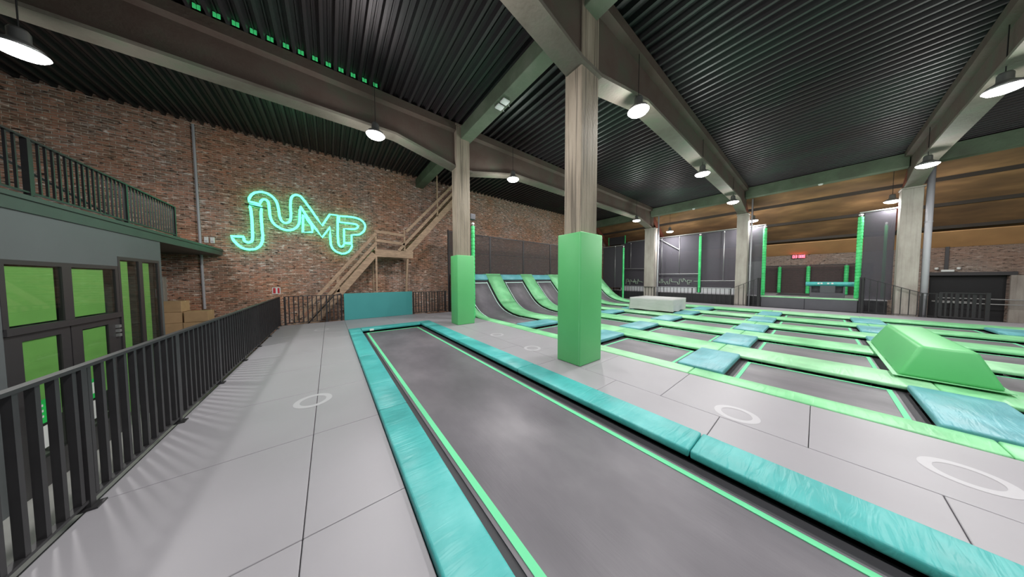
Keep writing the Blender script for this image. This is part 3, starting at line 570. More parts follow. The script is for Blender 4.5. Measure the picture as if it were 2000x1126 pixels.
# ------------------------------------------------------------------ foam blocks
t = thing('foam_wedge_block', 'long bright green foam block with sloping sides lying across the court at right', 'foam block', (9, -1.26, 0.02))
V = []
for (x, xt, s) in ((7.4, 7.5, 1), (10.75, 10.45, 1)):
    V += [(x, -1.68, 0.052), (x, -0.86, 0.052), (xt, -1.05, 0.56), (xt, -1.49, 0.56)]
MB().solid(V, [(0, 1, 2, 3), (7, 6, 5, 4), (0, 4, 5, 1), (1, 5, 6, 2), (2, 6, 7, 3), (3, 7, 4, 0)], 0.05, 4).build('block', M['green_smooth'], t, True)
MB().box(7.36, 10.8, -1.72, -0.82, 0.05, 0.058).build('base_flap', M['green'], t)
# sheeted box
t = thing('sheeted_box', 'large low box draped in a pale grey sheet standing on the far trampolines', 'covered box', (13.6, 5.1, 0))
bm = MB(); nx = 22
poly = []
def drape(mb, x0, x1, y0, y1, z0, z1):
    per = []; n = 30
    for a, b in (((x0, y0), (x1, y0)), ((x1, y0), (x1, y1)), ((x1, y1), (x0, y1)), ((x0, y1), (x0, y0))):
        for k in range(n): q = k/n; per.append((a[0]+(b[0]-a[0])*q, a[1]+(b[1]-a[1])*q))
    m = len(per); cx, cy = (x0+x1)/2, (y0+y1)/2; rows = 8; V = []; F = []
    for r_i in range(rows+1):
        f = r_i/rows; z = z1-(z1-z0)*f
        for k, (x, y) in enumerate(per):
            o = 0.035*f*sin(k*0.55+1.3*sin(k*0.21)+f*1.5)+0.02*f
            dx, dy = x-cx, y-cy; L = math.hypot(dx, dy); V.append((x+dx/L*o, y+dy/L*o, z+(0.012*sin(k*0.4) if r_i == rows else 0)))
    for r_i in range(rows):
        for k in range(m): F.append((r_i*m+k, r_i*m+(k+1) % m, (r_i+1)*m+(k+1) % m, (r_i+1)*m+k))
    F.append(tuple(range(m)))
    return mb.add(V, F)
drape(MB(), 12.74, 14.6, 4.12, 6.12, 0.075, 0.66).build('sheet', M['cloth'], t, True)
MB().box(12.8, 14.54, 4.18, 6.06, 0.06, 0.64).build('crate', M['wood'], t)

# ------------------------------------------------------------------ railings
def bar_mesh():
    return None
def railing_run(name, label, p0, p1, posts, spacing=0.13, h=1.04, zb=0.06, bar_w=0.033, base=0.0, group=None, infill=None, flat=0.05, z_at=None, thick=0.05):
    """straight run from p0 to p1 (x,y); posts = distances along the run; z_at(s) = top height"""
    P0 = Vector((p0[0], p0[1], 0)); P1 = Vector((p1[0], p1[1], 0)); L = (P1-P0).length; d = (P1-P0)/L
    t = thing(name, label, 'railing', (p0[0], p0[1], base), group)
    za = z_at or (lambda s: base+h)
    pr = MB(); ks = sorted(set([0, L]+[s for s in posts]))
    for a, b in zip(ks, ks[1:]):
        pr.bar(P0+d*a+Vector((0, 0, za(a)-0.012)), P0+d*b+Vector((0, 0, za(b)-0.012)), flat, 0.024)
    pr.build('handrail', M['black_metal'], t)
    lo = MB(); lo.bar(P0+Vector((0, 0, base+zb)), P1+Vector((0, 0, base+zb)), 0.04, 0.02); lo.build('bottom_rail', M['black_metal'], t)
    for s in posts:
        c = P0+d*s; mb = MB(); mb.box(c.x-thick/2, c.x+thick/2, c.y-thick/2, c.y+thick/2, base, za(s)-0.024); mb.box(c.x-0.06, c.x+0.06, c.y-0.05, c.y+0.05, base, base+0.012); mb.build('post', M['black_metal'], t)
    s = spacing; first = None
    while s < L-0.03:
        if min([abs(s-q) for q in posts] or [9]) > 0.05:
            c = P0+d*s; zt = za(s)-0.024; z0 = base+zb
            if z_at is None and first is not None:
                o = first.copy(); COL.objects.link(o); o.parent = t; o.location = d*(s-first_s)
            else:
                mb = MB(); mb.box(c.x-bar_w/2, c.x+bar_w/2, c.y-bar_w/2, c.y+bar_w/2, z0, zt); o = mb.build('baluster', M['black_metal'], t)
                if z_at is None: first = o; first_s = s
        s += spacing
    if infill:
        for a, b in infill:
            q0 = P0+d*a; q1 = P0+d*b; nrm = Vector((-d.y, d.x, 0))*0.02
            mb = MB(); mb.bar(q0+nrm+Vector((0, 0, base+0.55)), q1+nrm+Vector((0, 0, base+0.55)), 0.006, 0.9); mb.build('infill_panel', M['net_dark'], t)
    return t
railing_run('railing', 'black metal railing along the left side of the walkway above the lower passage', (-1.43, 0.02), (-1.43, 11.6), [0.58, 1.87, 3.16, 4.45, 5.74, 7.06, 8.33, 9.61, 10.9, 11.54], 0.129, infill=[(8.4, 9.58), (9.64, 10.87), (10.93, 11.5)])
railing_run('railing', 'black metal railing before the brick wall, left of the teal board', (-1.32, 11.67), (0.41, 11.64), [0.02, 1.2], 0.129)
railing_run('railing', 'short black metal railing between the teal board and the black net post', (3.09, 11.66), (4.74, 11.66), [0.02, 0.62, 1.2, 1.6], 0.129)
tag(MB().box(0.43, 3.04, 11.56, 11.64, 0.0, 1.08, 0.012, 2).build('padded_board', M['teal_board']), 'wide flat teal padded board standing at the end of the walkway', 'board')
# black handrail of the steps down behind the railing
mb = MB(); mb.tube([(0.35, 11.9, 1.06), (0.12, 11.9, 1.0), (-0.9, 11.9, -0.3)], 0.022, 8); mb.tube([(-0.9, 11.9, -0.3), (-0.9, 11.9, GZ)], 0.02, 8); mb.tube([(0.35, 11.9, 1.06), (0.35, 11.9, GZ)], 0.02, 8)
tag(mb.build('step_handrail', M['black_metal']), 'black sloping handrail behind the far railing left of the teal board', 'handrail')

# far railings
def slopeL(s): return 1.69 if s < 0.03 else max(1.02, 1.69-(s/1.2)*0.67)
railing_run('railing', 'long black railing left of the stage, rising to the stage post', (19.8, 2.05), (19.8, 11.0), [0.0, 1.22, 3.2, 5.6, 8.9], 0.215, z_at=slopeL, bar_w=0.022)
def slopeR(s): return 1.69 if s < 0.03 else max(1.02, 1.69-(s/1.42)*0.67)
railing_run('railing', 'black railing falling away right of the stage', (19.8, -1.33), (19.8, -3.08), [0.0, 1.42, 1.72], 0.19, z_at=slopeR, bar_w=0.022)
g = thing('metal_gate', 'black metal gate panel with wide slats at the right end of the far walkway', 'gate', (19.75, -3.6, 0))
MB().bar((19.75, -3.1, 1.05), (19.7, -4.0, 1.05), 0.05, 0.04).build('top_rail', M['black_metal'], g)
MB().bar((19.75, -3.1, 0.08), (19.7, -4.0, 0.08), 0.05, 0.04).build('bottom_rail', M['black_metal'], g)
for i in range(9):
    y = -3.12-i*0.107; w_ = 0.045 if i % 3 else 0.075
    MB().box(19.72, 19.75, y-w_/2, y+w_/2, 0.08, 1.05).build('slat', M['black_metal'], g)
MB().box(19.66, 19.74, -4.03, -3.95, 0.0, 1.08).build('post', M['black_metal'], g)
for y, lab in ((2.06, 'thick black post at the left front corner of the stage'), (-1.32, 'thick black post at the right front corner of the stage')):
    tag(MB().box(19.86, 20.0, y-0.07, y+0.07, 0.0, 1.7, 0.008, 1).build('stage_post', M['black']), lab, 'post')
# ------------------------------------------------------------------ far stage and net enclosures
DZ = 0.62
t = thing('raised_stage', 'long raised dark-fronted stage with pale matting behind the far railing', 'stage', (22.5, 3, GZ))
MB().box(20.6, 25.45, -2.05, 13.3, GZ, DZ-0.05).build('body', M['black'], t)
MB().box(20.02, 20.6, -1.24, 1.98, GZ, DZ-0.05).build('front_step', M['black'], t)
for a, b in ((-1.24, 0.37), (0.37, 1.98)): MB().box(20.0, 20.05, a+0.006, b-0.006, 0.0, DZ-0.06, 0.01, 1).build('front_panel', M['dark_pad'], t)
MB().box(20.0, 20.7, -1.26, 2.0, DZ-0.05, DZ, 0.012, 2).build('edge_mat', M['green_light'], t, label='pale green edge mat')
for a, b in ((2.0, 13.2), (-2.05, -1.26)): MB().box(20.6, 21.4, a, b, DZ-0.05, DZ).build('deck_mat', M['mat'], t)
MB().box(20.7, 25.4, -2.0, 2.0, DZ-0.05, DZ-0.005).build('deck_mat', M['mat'], t)
MB().box(21.4, 25.4, 2.0, 13.2, DZ-0.05, DZ-0.005).build('deck_mat', M['mat'], t)
tag(MB().box(22.1, 24.4, -0.3, 1.55, DZ-0.004, DZ+0.012).build('stage_trampoline', M['skirt']), 'black trampoline sunk in the pale floor of the stage', 'trampoline')
# padded beam on dark block
t = thing('balance_beam', 'teal padded beam resting on a dark grey block on the stage', 'padded beam', (21.4, -0.4, DZ))
blk = MB(); blk.box(21.2, 21.7, -0.92, 0.22, DZ, 0.86, 0.01, 1); blk.box(21.2, 21.7, -0.62, -0.12, 0.86, 1.24, 0.01, 1); blk.box(21.55, 21.7, -0.92, 0.22, 0.86, 1.2); blk.box(21.2, 21.7, -0.92, -0.86, 0.86, 1.2); blk.box(21.2, 21.7, 0.17, 0.22, 0.86, 1.2)
blk.build('block', M['dark_pad'], t)
MB().tube([(21.4, -1.22, 1.33), (21.4, -1.19, 1.33), (21.4, 0.34, 1.33), (21.4, 0.38, 1.33)], 0.12, 20).build('beam_roll', M['teal'], t, True)
mk = MB(); [mk.box(21.275, 21.283, y, y+0.07, 1.33, 1.41) for y in (-0.55, -0.42, -0.2, -0.1)]; mk.build('worn_marks', M['white'], t, label='worn white marks')
# the brick end wall fittings
c = thing('led_clock', 'red lit digital clock on the brick wall above the stage', 'clock', (EX-0.06, 0.83, 3.02))
MB().box(EX-0.09, EX-0.01, 0.54, 1.12, 3.0, 3.28, 0.01, 1).build('case', M['frame'], c)
SEG = {'0': 'abcdef', '3': 'abgcd', '8': 'abcdefg'}
def digit(mb, ch, y, z, w_, h_, x, th):
    # y decreases to the viewer's right
    seg = {'a': (0, h_, w_, h_), 'g': (0, h_/2, w_, h_/2), 'd': (0, 0, w_, 0), 'f': (0, h_/2, 0, h_), 'e': (0, 0, 0, h_/2), 'b': (w_, h_/2, w_, h_), 'c': (w_, 0, w_, h_/2)}
    for s in SEG[ch]:
        a = seg[s]; mb.box(x, x+0.01, y-a[0]+th/2, y-a[2]-th/2, z+a[1]-th/2, z+a[3]+th/2)
dg = MB(); yy = 1.06
for ch in '03:388':
    if ch == ':':
        dg.box(EX-0.1, EX-0.09, yy-0.01, yy-0.03, 3.09, 3.11); dg.box(EX-0.1, EX-0.09, yy-0.01, yy-0.03, 3.17, 3.19); yy -= 0.05; continue
    digit(dg, ch, yy, 3.05, 0.06, 0.17, EX-0.1, 0.02); yy -= 0.1
dg.build('digits', M['led_red'], c)
d = struct(MB().box(EX+0.3, EX+0.36, -5.6, -3.7, GZ, 1.8).build('door_1', M['door_dark']))  # dark sheet in place of the unlit void behind the opening
mb = MB(); mb.box(EX-0.05, EX+0.02, -5.75, -3.5, 1.78, 1.95); tag(mb.build('door_lintel', M['frame']), 'brown-grey steel lintel over the dark opening in the brick end wall', 'lintel')
tag(MB().box(EX-0.12, EX-0.002, -5.95, -5.6, GZ, 1.78, 0.01, 1).build('door_pier', M['column_far']), 'pale plastered pier right of the dark opening', 'pier')
for z, lab in ((0.62, 'upper bright rail across the dark opening'), (0.38, 'lower greenish rail across the dark opening')):
    tag(MB().tube([(EX-0.3, -6.6, z), (EX-0.3, -3.9, z)], 0.025, 8).build('guard_rail', M['steel']), lab, 'rail')
e = thing('emergency_light', 'white twin-head emergency light above the dark opening', 'emergency light', (EX-0.06, -4.14, 1.95))
MB().box(EX-0.1, EX-0.005, -4.32, -3.98, 1.97, 2.08, 0.02, 2).build('body', M['white'], e)
for y in (-3.86, -4.42):
    h = MB(); h.lathe([(0.0, 2.2), (0.05, 2.2), (0.06, 2.1), (0.02, 2.08), (0.0, 2.08)], EX-0.08, y, 12); h.build('lamp_head', M['white'], e, True)
tag(MB().box(EX-0.06, EX-0.001, -4.16, -4.06, 2.1, 3.3).build('cable_duct', M['frame']), 'dark vertical duct above the emergency light', 'duct')
bk = thing('lounge_table', 'small round table standing behind the black gate', 'table', (21.3, -3.6, GZ))
MB().lathe([(0.0, 0.6), (0.42, 0.6), (0.42, 0.64), (0.0, 0.64)], 21.3, -3.6, 28).build('table_top', M['steel'], bk)
MB().tube([(21.3, -3.6, GZ), (21.3, -3.6, 0.6)], 0.04, 12).build('leg', M['black_metal'], bk)
MB().lathe([(0.0, GZ), (0.3, GZ), (0.28, GZ+0.03), (0.0, GZ+0.03)], 21.3, -3.6, 24).build('base', M['black_metal'], bk)

def pole(x, y, z0, z1, r, label, padded=True, cap=True):
    t = thing('net_pole', label, 'pole', (x, y, z0), 'net poles')
    MB().tube([(x, y, z0), (x, y, z1)], r*0.5, 10).build('steel_tube', M['steel'], t, True)
    if padded:
        n = max(4, int((z1-z0)/0.16)); prof = []
        for i in range(n):
            a = z0+0.02+(z1-z0-0.08)*i/n; b = z0+0.02+(z1-z0-0.08)*(i+1)/n
            prof += [(r*0.8, a), (r, a+0.02), (r, b-0.02), (r*0.8, b-0.002)]
        MB().lathe(prof, x, y, 14).build('padding', M['pole_green'], t, label='green foam padding tied at intervals')
    if cap: MB().lathe([(0, z1), (r*0.8, z1), (r*0.8, z1+0.06), (0, z1+0.09)], x, y, 10).build('cap', M['white'], t)
    return t
def rail_tube(pts, r, label, m='steel', name='net_top_tube'):
    return tag(MB().tube(pts, r, 8).build(name, M[m]), label, 'tube')
def net(name, V, F, m, label, group=None):
    return tag(MB().add(V, F).build(name, M[m]), label, 'net', group)
def net_x(x, y0, y1, z0, z1, m, label, z1b=None):
    mb = MB(); mb.box(x-0.004, x+0.004, y0, y1, z0, z1); return tag(mb.build('safety_net', M[m]), label, 'net', 'black safety nets')
# behind the curved ramps: four framed mesh panels
px = [4.87, 7.39, 9.91, 12.42, 14.93, 17.5]
for i in range(5):
    a, b = px[i], px[i+1]
    t = thing('framed_net_panel', 'black framed mesh panel above the curved ramps, %s' % ['leftmost, beside the smaller column pad', 'second from the left', 'third from the left', 'fourth, behind the large green pad', 'rightmost, behind the large green pad'][i], 'net panel', ((a+b)/2, 11.62, 0), 'mesh panels behind the ramps')
    f = MB(); f.box(a, a+0.05, 11.6, 11.65, GZ, 4.1); f.box(b-0.05, b, 11.6, 11.65, GZ, 4.1); f.box(a+0.05, b-0.05, 11.6, 11.65, 4.05, 4.1); f.box(a+0.05, b-0.05, 11.605, 11.645, 3.05, 3.07)
    f.build('frame', M['black_metal'], t)
    MB().box(a+0.05, b-0.05, 11.62, 11.626, 0, 4.05).build('mesh', M['net_brown'], t)
tag(MB().box(4.79, 4.84, 11.5, 11.56, 0, 4.15).build('net_post', M['black']), 'black square post at the right end of the short railing', 'post')
pole(4.66, 8.62, 0, 3.86, 0.075, 'green padded net pole right behind the smaller green column pad')
net('safety_net', [(4.67, 8.74, 0.1), (4.8, 11.5, 1.9), (4.8, 11.5, 4.1), (4.67, 8.74, 3.85)], [(0, 1, 2, 3)], 'net_brown', 'black net between the green pole and the brick wall, behind the smaller green column pad', 'black safety nets')
fl = thing('floodlight', 'small grey floodlight on the right side of the column near the brick wall', 'floodlight', (4.3, 8.2, 4.0))
MB().box(4.28, 4.5, 8.1, 8.3, 3.92, 4.14, 0.02, 2).build('housing', M['dark_pad'], fl); MB().tube([(4.12, 8.1, 4.08), (4.3, 8.18, 4.08)], 0.015, 6).build('bracket', M['steel'], fl)
# right side of the ramps
net_x(19.1, 9.85, 11.55, 0.9, 4.32, 'net_dark', 'dense black net right of the large green column pad')
pole(19.1, 9.75, 0, 4.24, 0.07, 'green padded net pole right of the large green column pad, left of the sheeted box')
pole(19.03, 10.42, 0.9, 4.3, 0.03, 'thin steel net pole on the dense black net', False)
rail_tube([(19.1, 9.7, 4.38), (19.1, 11.6, 4.38)], 0.03, 'short steel tube on top of the dense black net')
t = thing('hanging_panel', 'small black panel with green ends above the dense black net', 'panel', (21.5, 11.6, 4.85))
MB().box(21.48, 21.52, 10.85, 12.4, 4.86, 5.55).build('cloth', M['black'], t)
for y in (10.82, 12.4): MB().box(21.46, 21.54, y, y+0.05, 4.84, 5.6).build('end_trim', M['pole_green'], t)
# big net enclosure between the far columns
net_x(21.5, 3.15, 10.9, DZ, 4.9, 'net_grey', 'large grey net wall between the two left far columns, with the printed line logo')
net_x(21.45, 8.4, 11.2, DZ, 4.85, 'net_dark', 'darker net wall left of the leftmost far column')
rail_tube([(21.5, 3.1, 4.96), (21.5, 8.0, 4.98), (21.5, 10.6, 4.95)], 0.035, 'long steel tube along the top of the large grey net wall', 'steel')
pole(21.38, 5.26, DZ, 4.8, 0.075, 'green padded pole in the middle of the large grey net wall')
pole(21.46, 7.8, 2.0, 4.8, 0.03, 'thin steel pole right of the leftmost far column', False)
pole(21.46, 6.57, 2.0, 4.8, 0.03, 'thin steel pole left of the green pole on the grey net wall', False)
pole(21.42, 3.95, 1.53, 4.8, 0.04, 'thin steel pole left of the chipped far column', False)
pole(21.4, 10.26, 2.6, 4.75, 0.025, 'thin steel pole left of the leftmost far column', False)
rail_tube([(21.44, 7.95, 2.02), (21.44, 5.33, 2.0)], 0.025, 'horizontal steel tube above the line logo on the net wall', name='net_tube')
rail_tube([(21.44, 5.2, 1.48), (21.44, 3.3, 1.49)], 0.025, 'low horizontal steel tube right of the line logo on the net wall', name='net_tube')
rail_tube([(21.4, 10.9, 2.56), (21.4, 8.45, 2.48)], 0.025, 'horizontal steel tube on the darker net left of the leftmost far column', name='net_tube')
rail_tube([(21.4, 8.0, 4.9), (21.4, 6.6, 3.9)], 0.025, 'diagonal steel brace at the top of the grey net wall', name='net_tube')
lg = MB()
for L in SQUIGGLE:
    lg.tube([(21.42, y, z) for y, z in L], 0.016, 6)
tag(lg.build('line_logo', M['art']), 'thin pale line drawing ending in the letters JUMP low on the grey net wall', 'logo')
# stage side nets
net_x(20.9, 2.0, 2.75, DZ, 4.82, 'net_grey', 'narrow net strip between the chipped far column and the left stage pole')
pole(20.75, 1.98, DZ, 4.72, 0.085, 'tall green padded pole at the left of the stage')
rail_tube([(20.75, 1.95, 4.86), (20.85, 2.8, 4.88)], 0.03, 'steel tube on top of the left stage net')
tag(MB().box(22.0, 22.05, 2.15, 2.85, DZ, 2.75, 0.01, 1).build('white_screen_board', M['white']), 'plain white board behind the net left of the stage', 'board')
net_x(20.75, -2.15, -1.34, DZ, 4.82, 'net_grey', 'grey net right of the stage beside the broad pale column')
pole(20.75, -1.24, DZ, 4.72, 0.09, 'tall green padded pole at the right of the stage')
pole(21.6, -2.0, DZ, 4.3, 0.05, 'thin green-lit pole behind the right stage net')
rail_tube([(20.75, -1.2, 4.86), (20.75, -2.2, 4.88)], 0.03, 'steel tube on top of the right stage net')
tag(MB().box(21.34, 21.4, 5.4, 11.1, DZ, 1.0, 0.01, 1).build('kerb_padding', M['white_pad']), 'pale padded kerb low behind the far railing, left of the green pole', 'padding', 'pale kerb padding')
tag(MB().box(21.34, 21.4, 3.2, 5.12, DZ, 1.0, 0.01, 1).build('kerb_padding', M['white_pad']), 'pale padded kerb low behind the far railing, right of the green pole', 'padding', 'pale kerb padding')
# low mesh fence at the back of the stage
for i, (a, b) in enumerate(((2.6, 1.62), (1.62, 0.36), (0.36, -1.1), (-1.1, -2.0))):
    t = thing('back_net_panel', 'brown-black mesh panel along the back of the stage, %s' % ['leftmost', 'second from the left', 'third from the left', 'rightmost'][i], 'net panel', (25.2, (a+b)/2, DZ), 'mesh panels at the back of the stage')
    MB().box(25.19, 25.2, b, a, DZ, 2.5).build('mesh', M['net_brown'], t); MB().box(25.18, 25.21, b, a, 2.5, 2.54).build('top_bar', M['black_metal'], t); MB().box(25.18, 25.21, b, a, 2.2, 2.22).build('middle_bar', M['black_metal'], t)
for y, lab in ((1.62, 'short green padded pole at the back of the stage, leftmost of three'), (0.36, 'short green padded pole at the back of the stage, middle of three'), (-1.1, 'short green padded pole at the back of the stage, rightmost of three')):
    pole(25.08, y, DZ, 2.5, 0.09, lab, True, False)

# ------------------------------------------------------------------ building with the green-boarded doors
BXW = -3.08
w = MB()
def hole_wall(mb, x0, x1, ya, yb, za, zb, holes):
    ysx = sorted(set([ya, yb]+[h[0] for h in holes]+[h[1] for h in holes]))
    for a, b in zip(ysx, ysx[1:]):
        hs = sorted([(h[2], h[3]) for h in holes if h[0] <= a+1e-6 and h[1] >= b-1e-6]); z = za
        for h0, h1 in hs:
            if h0 > z: mb.box(x0, x1, a, b, z, h0)
            z = h1
        if z < zb: mb.box(x0, x1, a, b, z, zb)
hole_wall(w, BXW-0.2, BXW, -2.0, 9.31, GZ, 2.52, [(5.88, 7.88, GZ, 1.9), (7.88, 9.22, GZ, 2.08)])
w.box(-6.5, BXW-0.2, 9.2, 9.31, GZ, 2.52)
struct(w.build('wall_left', M['grey_wall']))
sl_ = MB(); sl_.box(-8.9, BXW+0.02, -2.0, 13.28, 2.52, 2.72); sl_.box(BXW-0.02, BXW+0.04, -2.0, 13.28, 2.68, 2.74)
tag(sl_.build('upper_floor_slab', simple('dark_green_fascia', srgb(66, 76, 72), 0.5, var=0.08)), 'dark green-grey upper floor slab jutting to the brick wall over the cartons', 'floor slab')
struct(MB().box(-3.9, -3.85, 5.7, 9.2, GZ, 2.5).build('wall_inner', M['black']))
# window over the doors
wd = struct(thing('window_1', None, None, (BXW, 6.9, 1.05)))
f = MB(); x0, x1 = BXW-0.045, BXW+0.004
for a in ((5.88, 5.95, 1.03, 1.9), (7.8, 7.87, 1.03, 1.9), (6.72, 6.88, 1.03, 1.84)): f.box(x0, x1, *a)
f.box(x0, x1, 5.95, 7.8, 1.84, 1.9); f.box(x0, x1+0.02, 5.88, 7.87, 0.97, 1.06)
f.build('window_frame', M['frame'], wd)
for a, b in ((5.95, 6.72), (6.88, 7.8)): MB().box(BXW-0.014, BXW-0.010, a, b, 1.06, 1.84).build('pane', M['glass'], wd)
wd = struct(thing('window_2', None, None, (BXW, 8.55, GZ)))
f = MB()
for a in ((7.88, 7.94, GZ, 2.08), (9.15, 9.22, GZ, 2.08), (8.48, 8.6, GZ, 2.02)): f.box(x0, x1, *a)
f.box(x0, x1, 7.94, 9.15, 2.02, 2.08)
f.build('window_frame', M['frame'], wd)
for a, b in ((7.94, 8.48), (8.6, 9.15)): MB().box(BXW-0.014, BXW-0.010, a, b, GZ, 2.02).build('pane', M['glass'], wd)
for n_, (a, b, g0, g1) in enumerate(((5.9, 6.81, 6.11, 6.66), (6.83, 7.86, 7.03, 7.58))):
    dr = struct(thing('door_%d' % (n_+2), None, None, (BXW, (a+b)/2, GZ)))
    f = MB(); hole_wall(f, BXW-0.07, BXW-0.01, a, b, GZ+0.01, 0.96, [(g0, g1, -0.75, 0.87)]); f.build('door_leaf', M['frame'], dr)
    MB().box(BXW-0.026, BXW-0.022, g0, g1, -0.75, 0.87).build('pane', M['glass'], dr)
    MB().tube([(BXW+0.05, b-0.08, -0.2), (BXW+0.05, b-0.08, 0.25)], 0.014, 8).build('door_handle', M['steel'], dr)
    if n_ == 1:
        h = MB()
        for z in (0.78, 0.7, 0.62): h.box(BXW-0.01, BXW+0.03, 7.74, 7.8, z, z+0.05)
        h.build('door_closer', M['steel'], dr)
boards = [(5.97, 6.65, 1.08, 1.82, 'behind the left pane over the doors'), (6.92, 7.58, 1.08, 1.82, 'behind the right pane over the doors'), (7.95, 8.22, -0.9, 2.0, 'tall, behind the left tall pane'), (8.63, 8.9, -0.9, 2.0, 'tall, behind the right tall pane'),
          (6.12, 6.62, -0.26, 0.86, 'behind the glass of the left door'), (7.05, 7.55, -0.26, 0.85, 'behind the glass of the right door')]
for a, b, z0, z1, lab in boards:
    tag(MB().box(BXW-0.042, BXW-0.03, a, b, z0, z1).build('green_board', M['green_board']), 'bright green board %s' % lab, 'board', 'green boards behind the glass')
for a, b, lab in ((6.14, 6.42, 'left'), (7.1, 7.34, 'right')):
    s = thing('door_sticker', 'green sticker with a white letter E low on the glass of the %s door' % lab, 'sticker', (BXW-0.03, (a+b)/2, -0.28))
    MB().box(BXW-0.021, BXW-0.018, a, b, -0.28, 0.04).build('sticker_sheet', M['sticker'], s)
    l = MB(); y0 = a+0.05; l.box(BXW-0.018, BXW-0.016, y0, y0+0.035, -0.2, -0.02)
    for z in (-0.2, -0.125, -0.05): l.box(BXW-0.018, BXW-0.016, y0+0.035, y0+0.13, z, z+0.03)
    l.build('letter', M['white'], s)
    tag(MB().box(BXW-0.021, BXW-0.018, a, b, -0.62, -0.32).build('notice_sheet', M['white']), 'white notice sheet under the green sticker on the %s door' % lab, 'notice')
# balustrade on the upper floor
railing_run('railing', 'brown-black balustrade on the upper floor above the green-lit doors', (BXW-0.03, 1.0), (BXW-0.03, 10.15), [0.0, 1.8, 3.6, 5.4, 7.3, 9.12], 0.105, h=0.78, base=2.74, bar_w=0.02)
mb = MB(); mb.tube([(-3.6, 5.0, 3.75), (-3.6, 9.9, 2.85)], 0.02, 8)
tag(mb.build('stair_rail', M['black_metal']), 'thin black sloping handrail behind the upper floor balustrade', 'handrail')
# cartons
CG = 'cardboard cartons stacked under the upper floor slab'
def carton(x, y, z, a, label, w_=0.5, d_=0.42, h_=0.34):
    t = thing('carton', label, 'box', (x, y, z), CG)
    t.rotation_euler.z = radians(a)
    def loc(mb, n, m):
        me = bpy.data.meshes.new(n); me.from_pydata(mb.v, [], mb.f); me.materials.append(m)
        o = bpy.data.objects.new(n, me); COL.objects.link(o); o.parent = t; return o
    loc(MB().box(-w_/2, w_/2, -d_/2, d_/2, 0, h_, 0.006, 1), 'carton_body', M['box'])
    tp = MB(); tp.box(-w_/2-0.001, w_/2+0.001, -0.03, 0.03, h_-0.04, h_+0.001); loc(tp, 'tape', simple('packing_tape', srgb(210, 186, 140), 0.4))
    return t
carton(-3.92, 12.5, 0.63, -6, 'cardboard carton alone on top of the stack', w_=0.42)
carton(-4.0, 12.5, 0.285, 3, 'cardboard carton in the second layer, left, under the top carton')
carton(-3.43, 12.45, 0.285, -4, 'cardboard carton in the second layer, right, topmost on its side')
for k in range(2): pass
names3 = ['third', 'fourth', 'lowest']
for k, z in enumerate((-0.06, -0.405, -0.75)):
    carton(-3.98, 12.5, z, 2-2*k, 'left cardboard carton in the %s layer down' % names3[k]); carton(-3.46, 12.47, z, -2+2*k, 'right cardboard carton in the %s layer down' % names3[k])
tag(MB().box(-4.3, -3.15, 12.1, 12.74, GZ, -0.752).build('pallet_base', M['black']), 'dark low platform under the stacked cartons', 'platform')
mb = MB(); pass
tag(MB().box(-4.45, -4.2, 12.75, 12.95, GZ, 1.75, 0.01, 1).build('support_post', M['column_far']), 'pale post beside the cartons under the slab', 'post')
# wall fittings on the long wall
mb = MB(); mb.tube([(-3.6, WY-0.05, 7.0), (-3.58, WY-0.05, 3.4), (-3.56, WY-0.05, 0.6)], 0.035, 8)
tag(mb.build('wall_conduit', M['pipe']), 'thin pale pipe running down the brick wall left of the neon sign', 'pipe')
for x, lab in ((-3.44, 'left'), (-3.3, 'right')):
    t = thing('wall_box', 'small pale electrical box above the slab left of the neon sign, %s of two' % lab, 'electrical box', (x, WY-0.05, 2.96))
    MB().box(x-0.05, x+0.05, WY-0.07, WY-0.001, 2.96, 3.17, 0.01, 1).build('case', M['white'], t); MB().box(x-0.03, x+0.03, WY-0.074, WY-0.07, 3.0, 3.04).build('cover_plate', M['pipe'], t)
sg = thing('fire_sign', 'small red and white pictogram sign on the brick wall left of the timber stair', 'sign', (-1.72, WY-0.01, 1.06))
MB().box(-1.84, -1.6, WY-0.012, WY-0.001, 1.06, 1.33).build('plate', M['white'], sg)
s = MB(); s.box(-1.815, -1.755, WY-0.015, WY-0.012, 1.085, 1.305); s.box(-1.685, -1.625, WY-0.015, WY-0.012, 1.085, 1.305); s.box(-1.755, -1.74, WY-0.015, WY-0.012, 1.085, 1.3); s.build('red_field', M['red'], sg)

# ------------------------------------------------------------------ neon sign
ns = thing('neon_sign', 'large turquoise neon outline sign reading JUMP on the brick wall', 'neon sign', (-0.7, WY-0.12, 2.8))
for i, L in enumerate(NEON):
    pts = [(x, WY-0.12, z) for x, z in L]
    MB().tube(pts, 0.042, 8, closed=True).build('neon_tube', M['neon'], ns, True)
cl = MB()
for L in NEON:
    for k in range(0, len(L), 9): cl.tube([(L[k][0], WY-0.12, L[k][1]), (L[k][0], WY, L[k][1])], 0.01, 6)
cl.build('standoffs', M['frame'], ns)
mb = MB(); mb.tube([(-2.45, WY-0.16, 4.5), (-2.1, WY-0.17, 4.44), (-1.86, WY-0.16, 4.42)], 0.02, 6)
mb.build('dark_joint', M['cable'], ns)

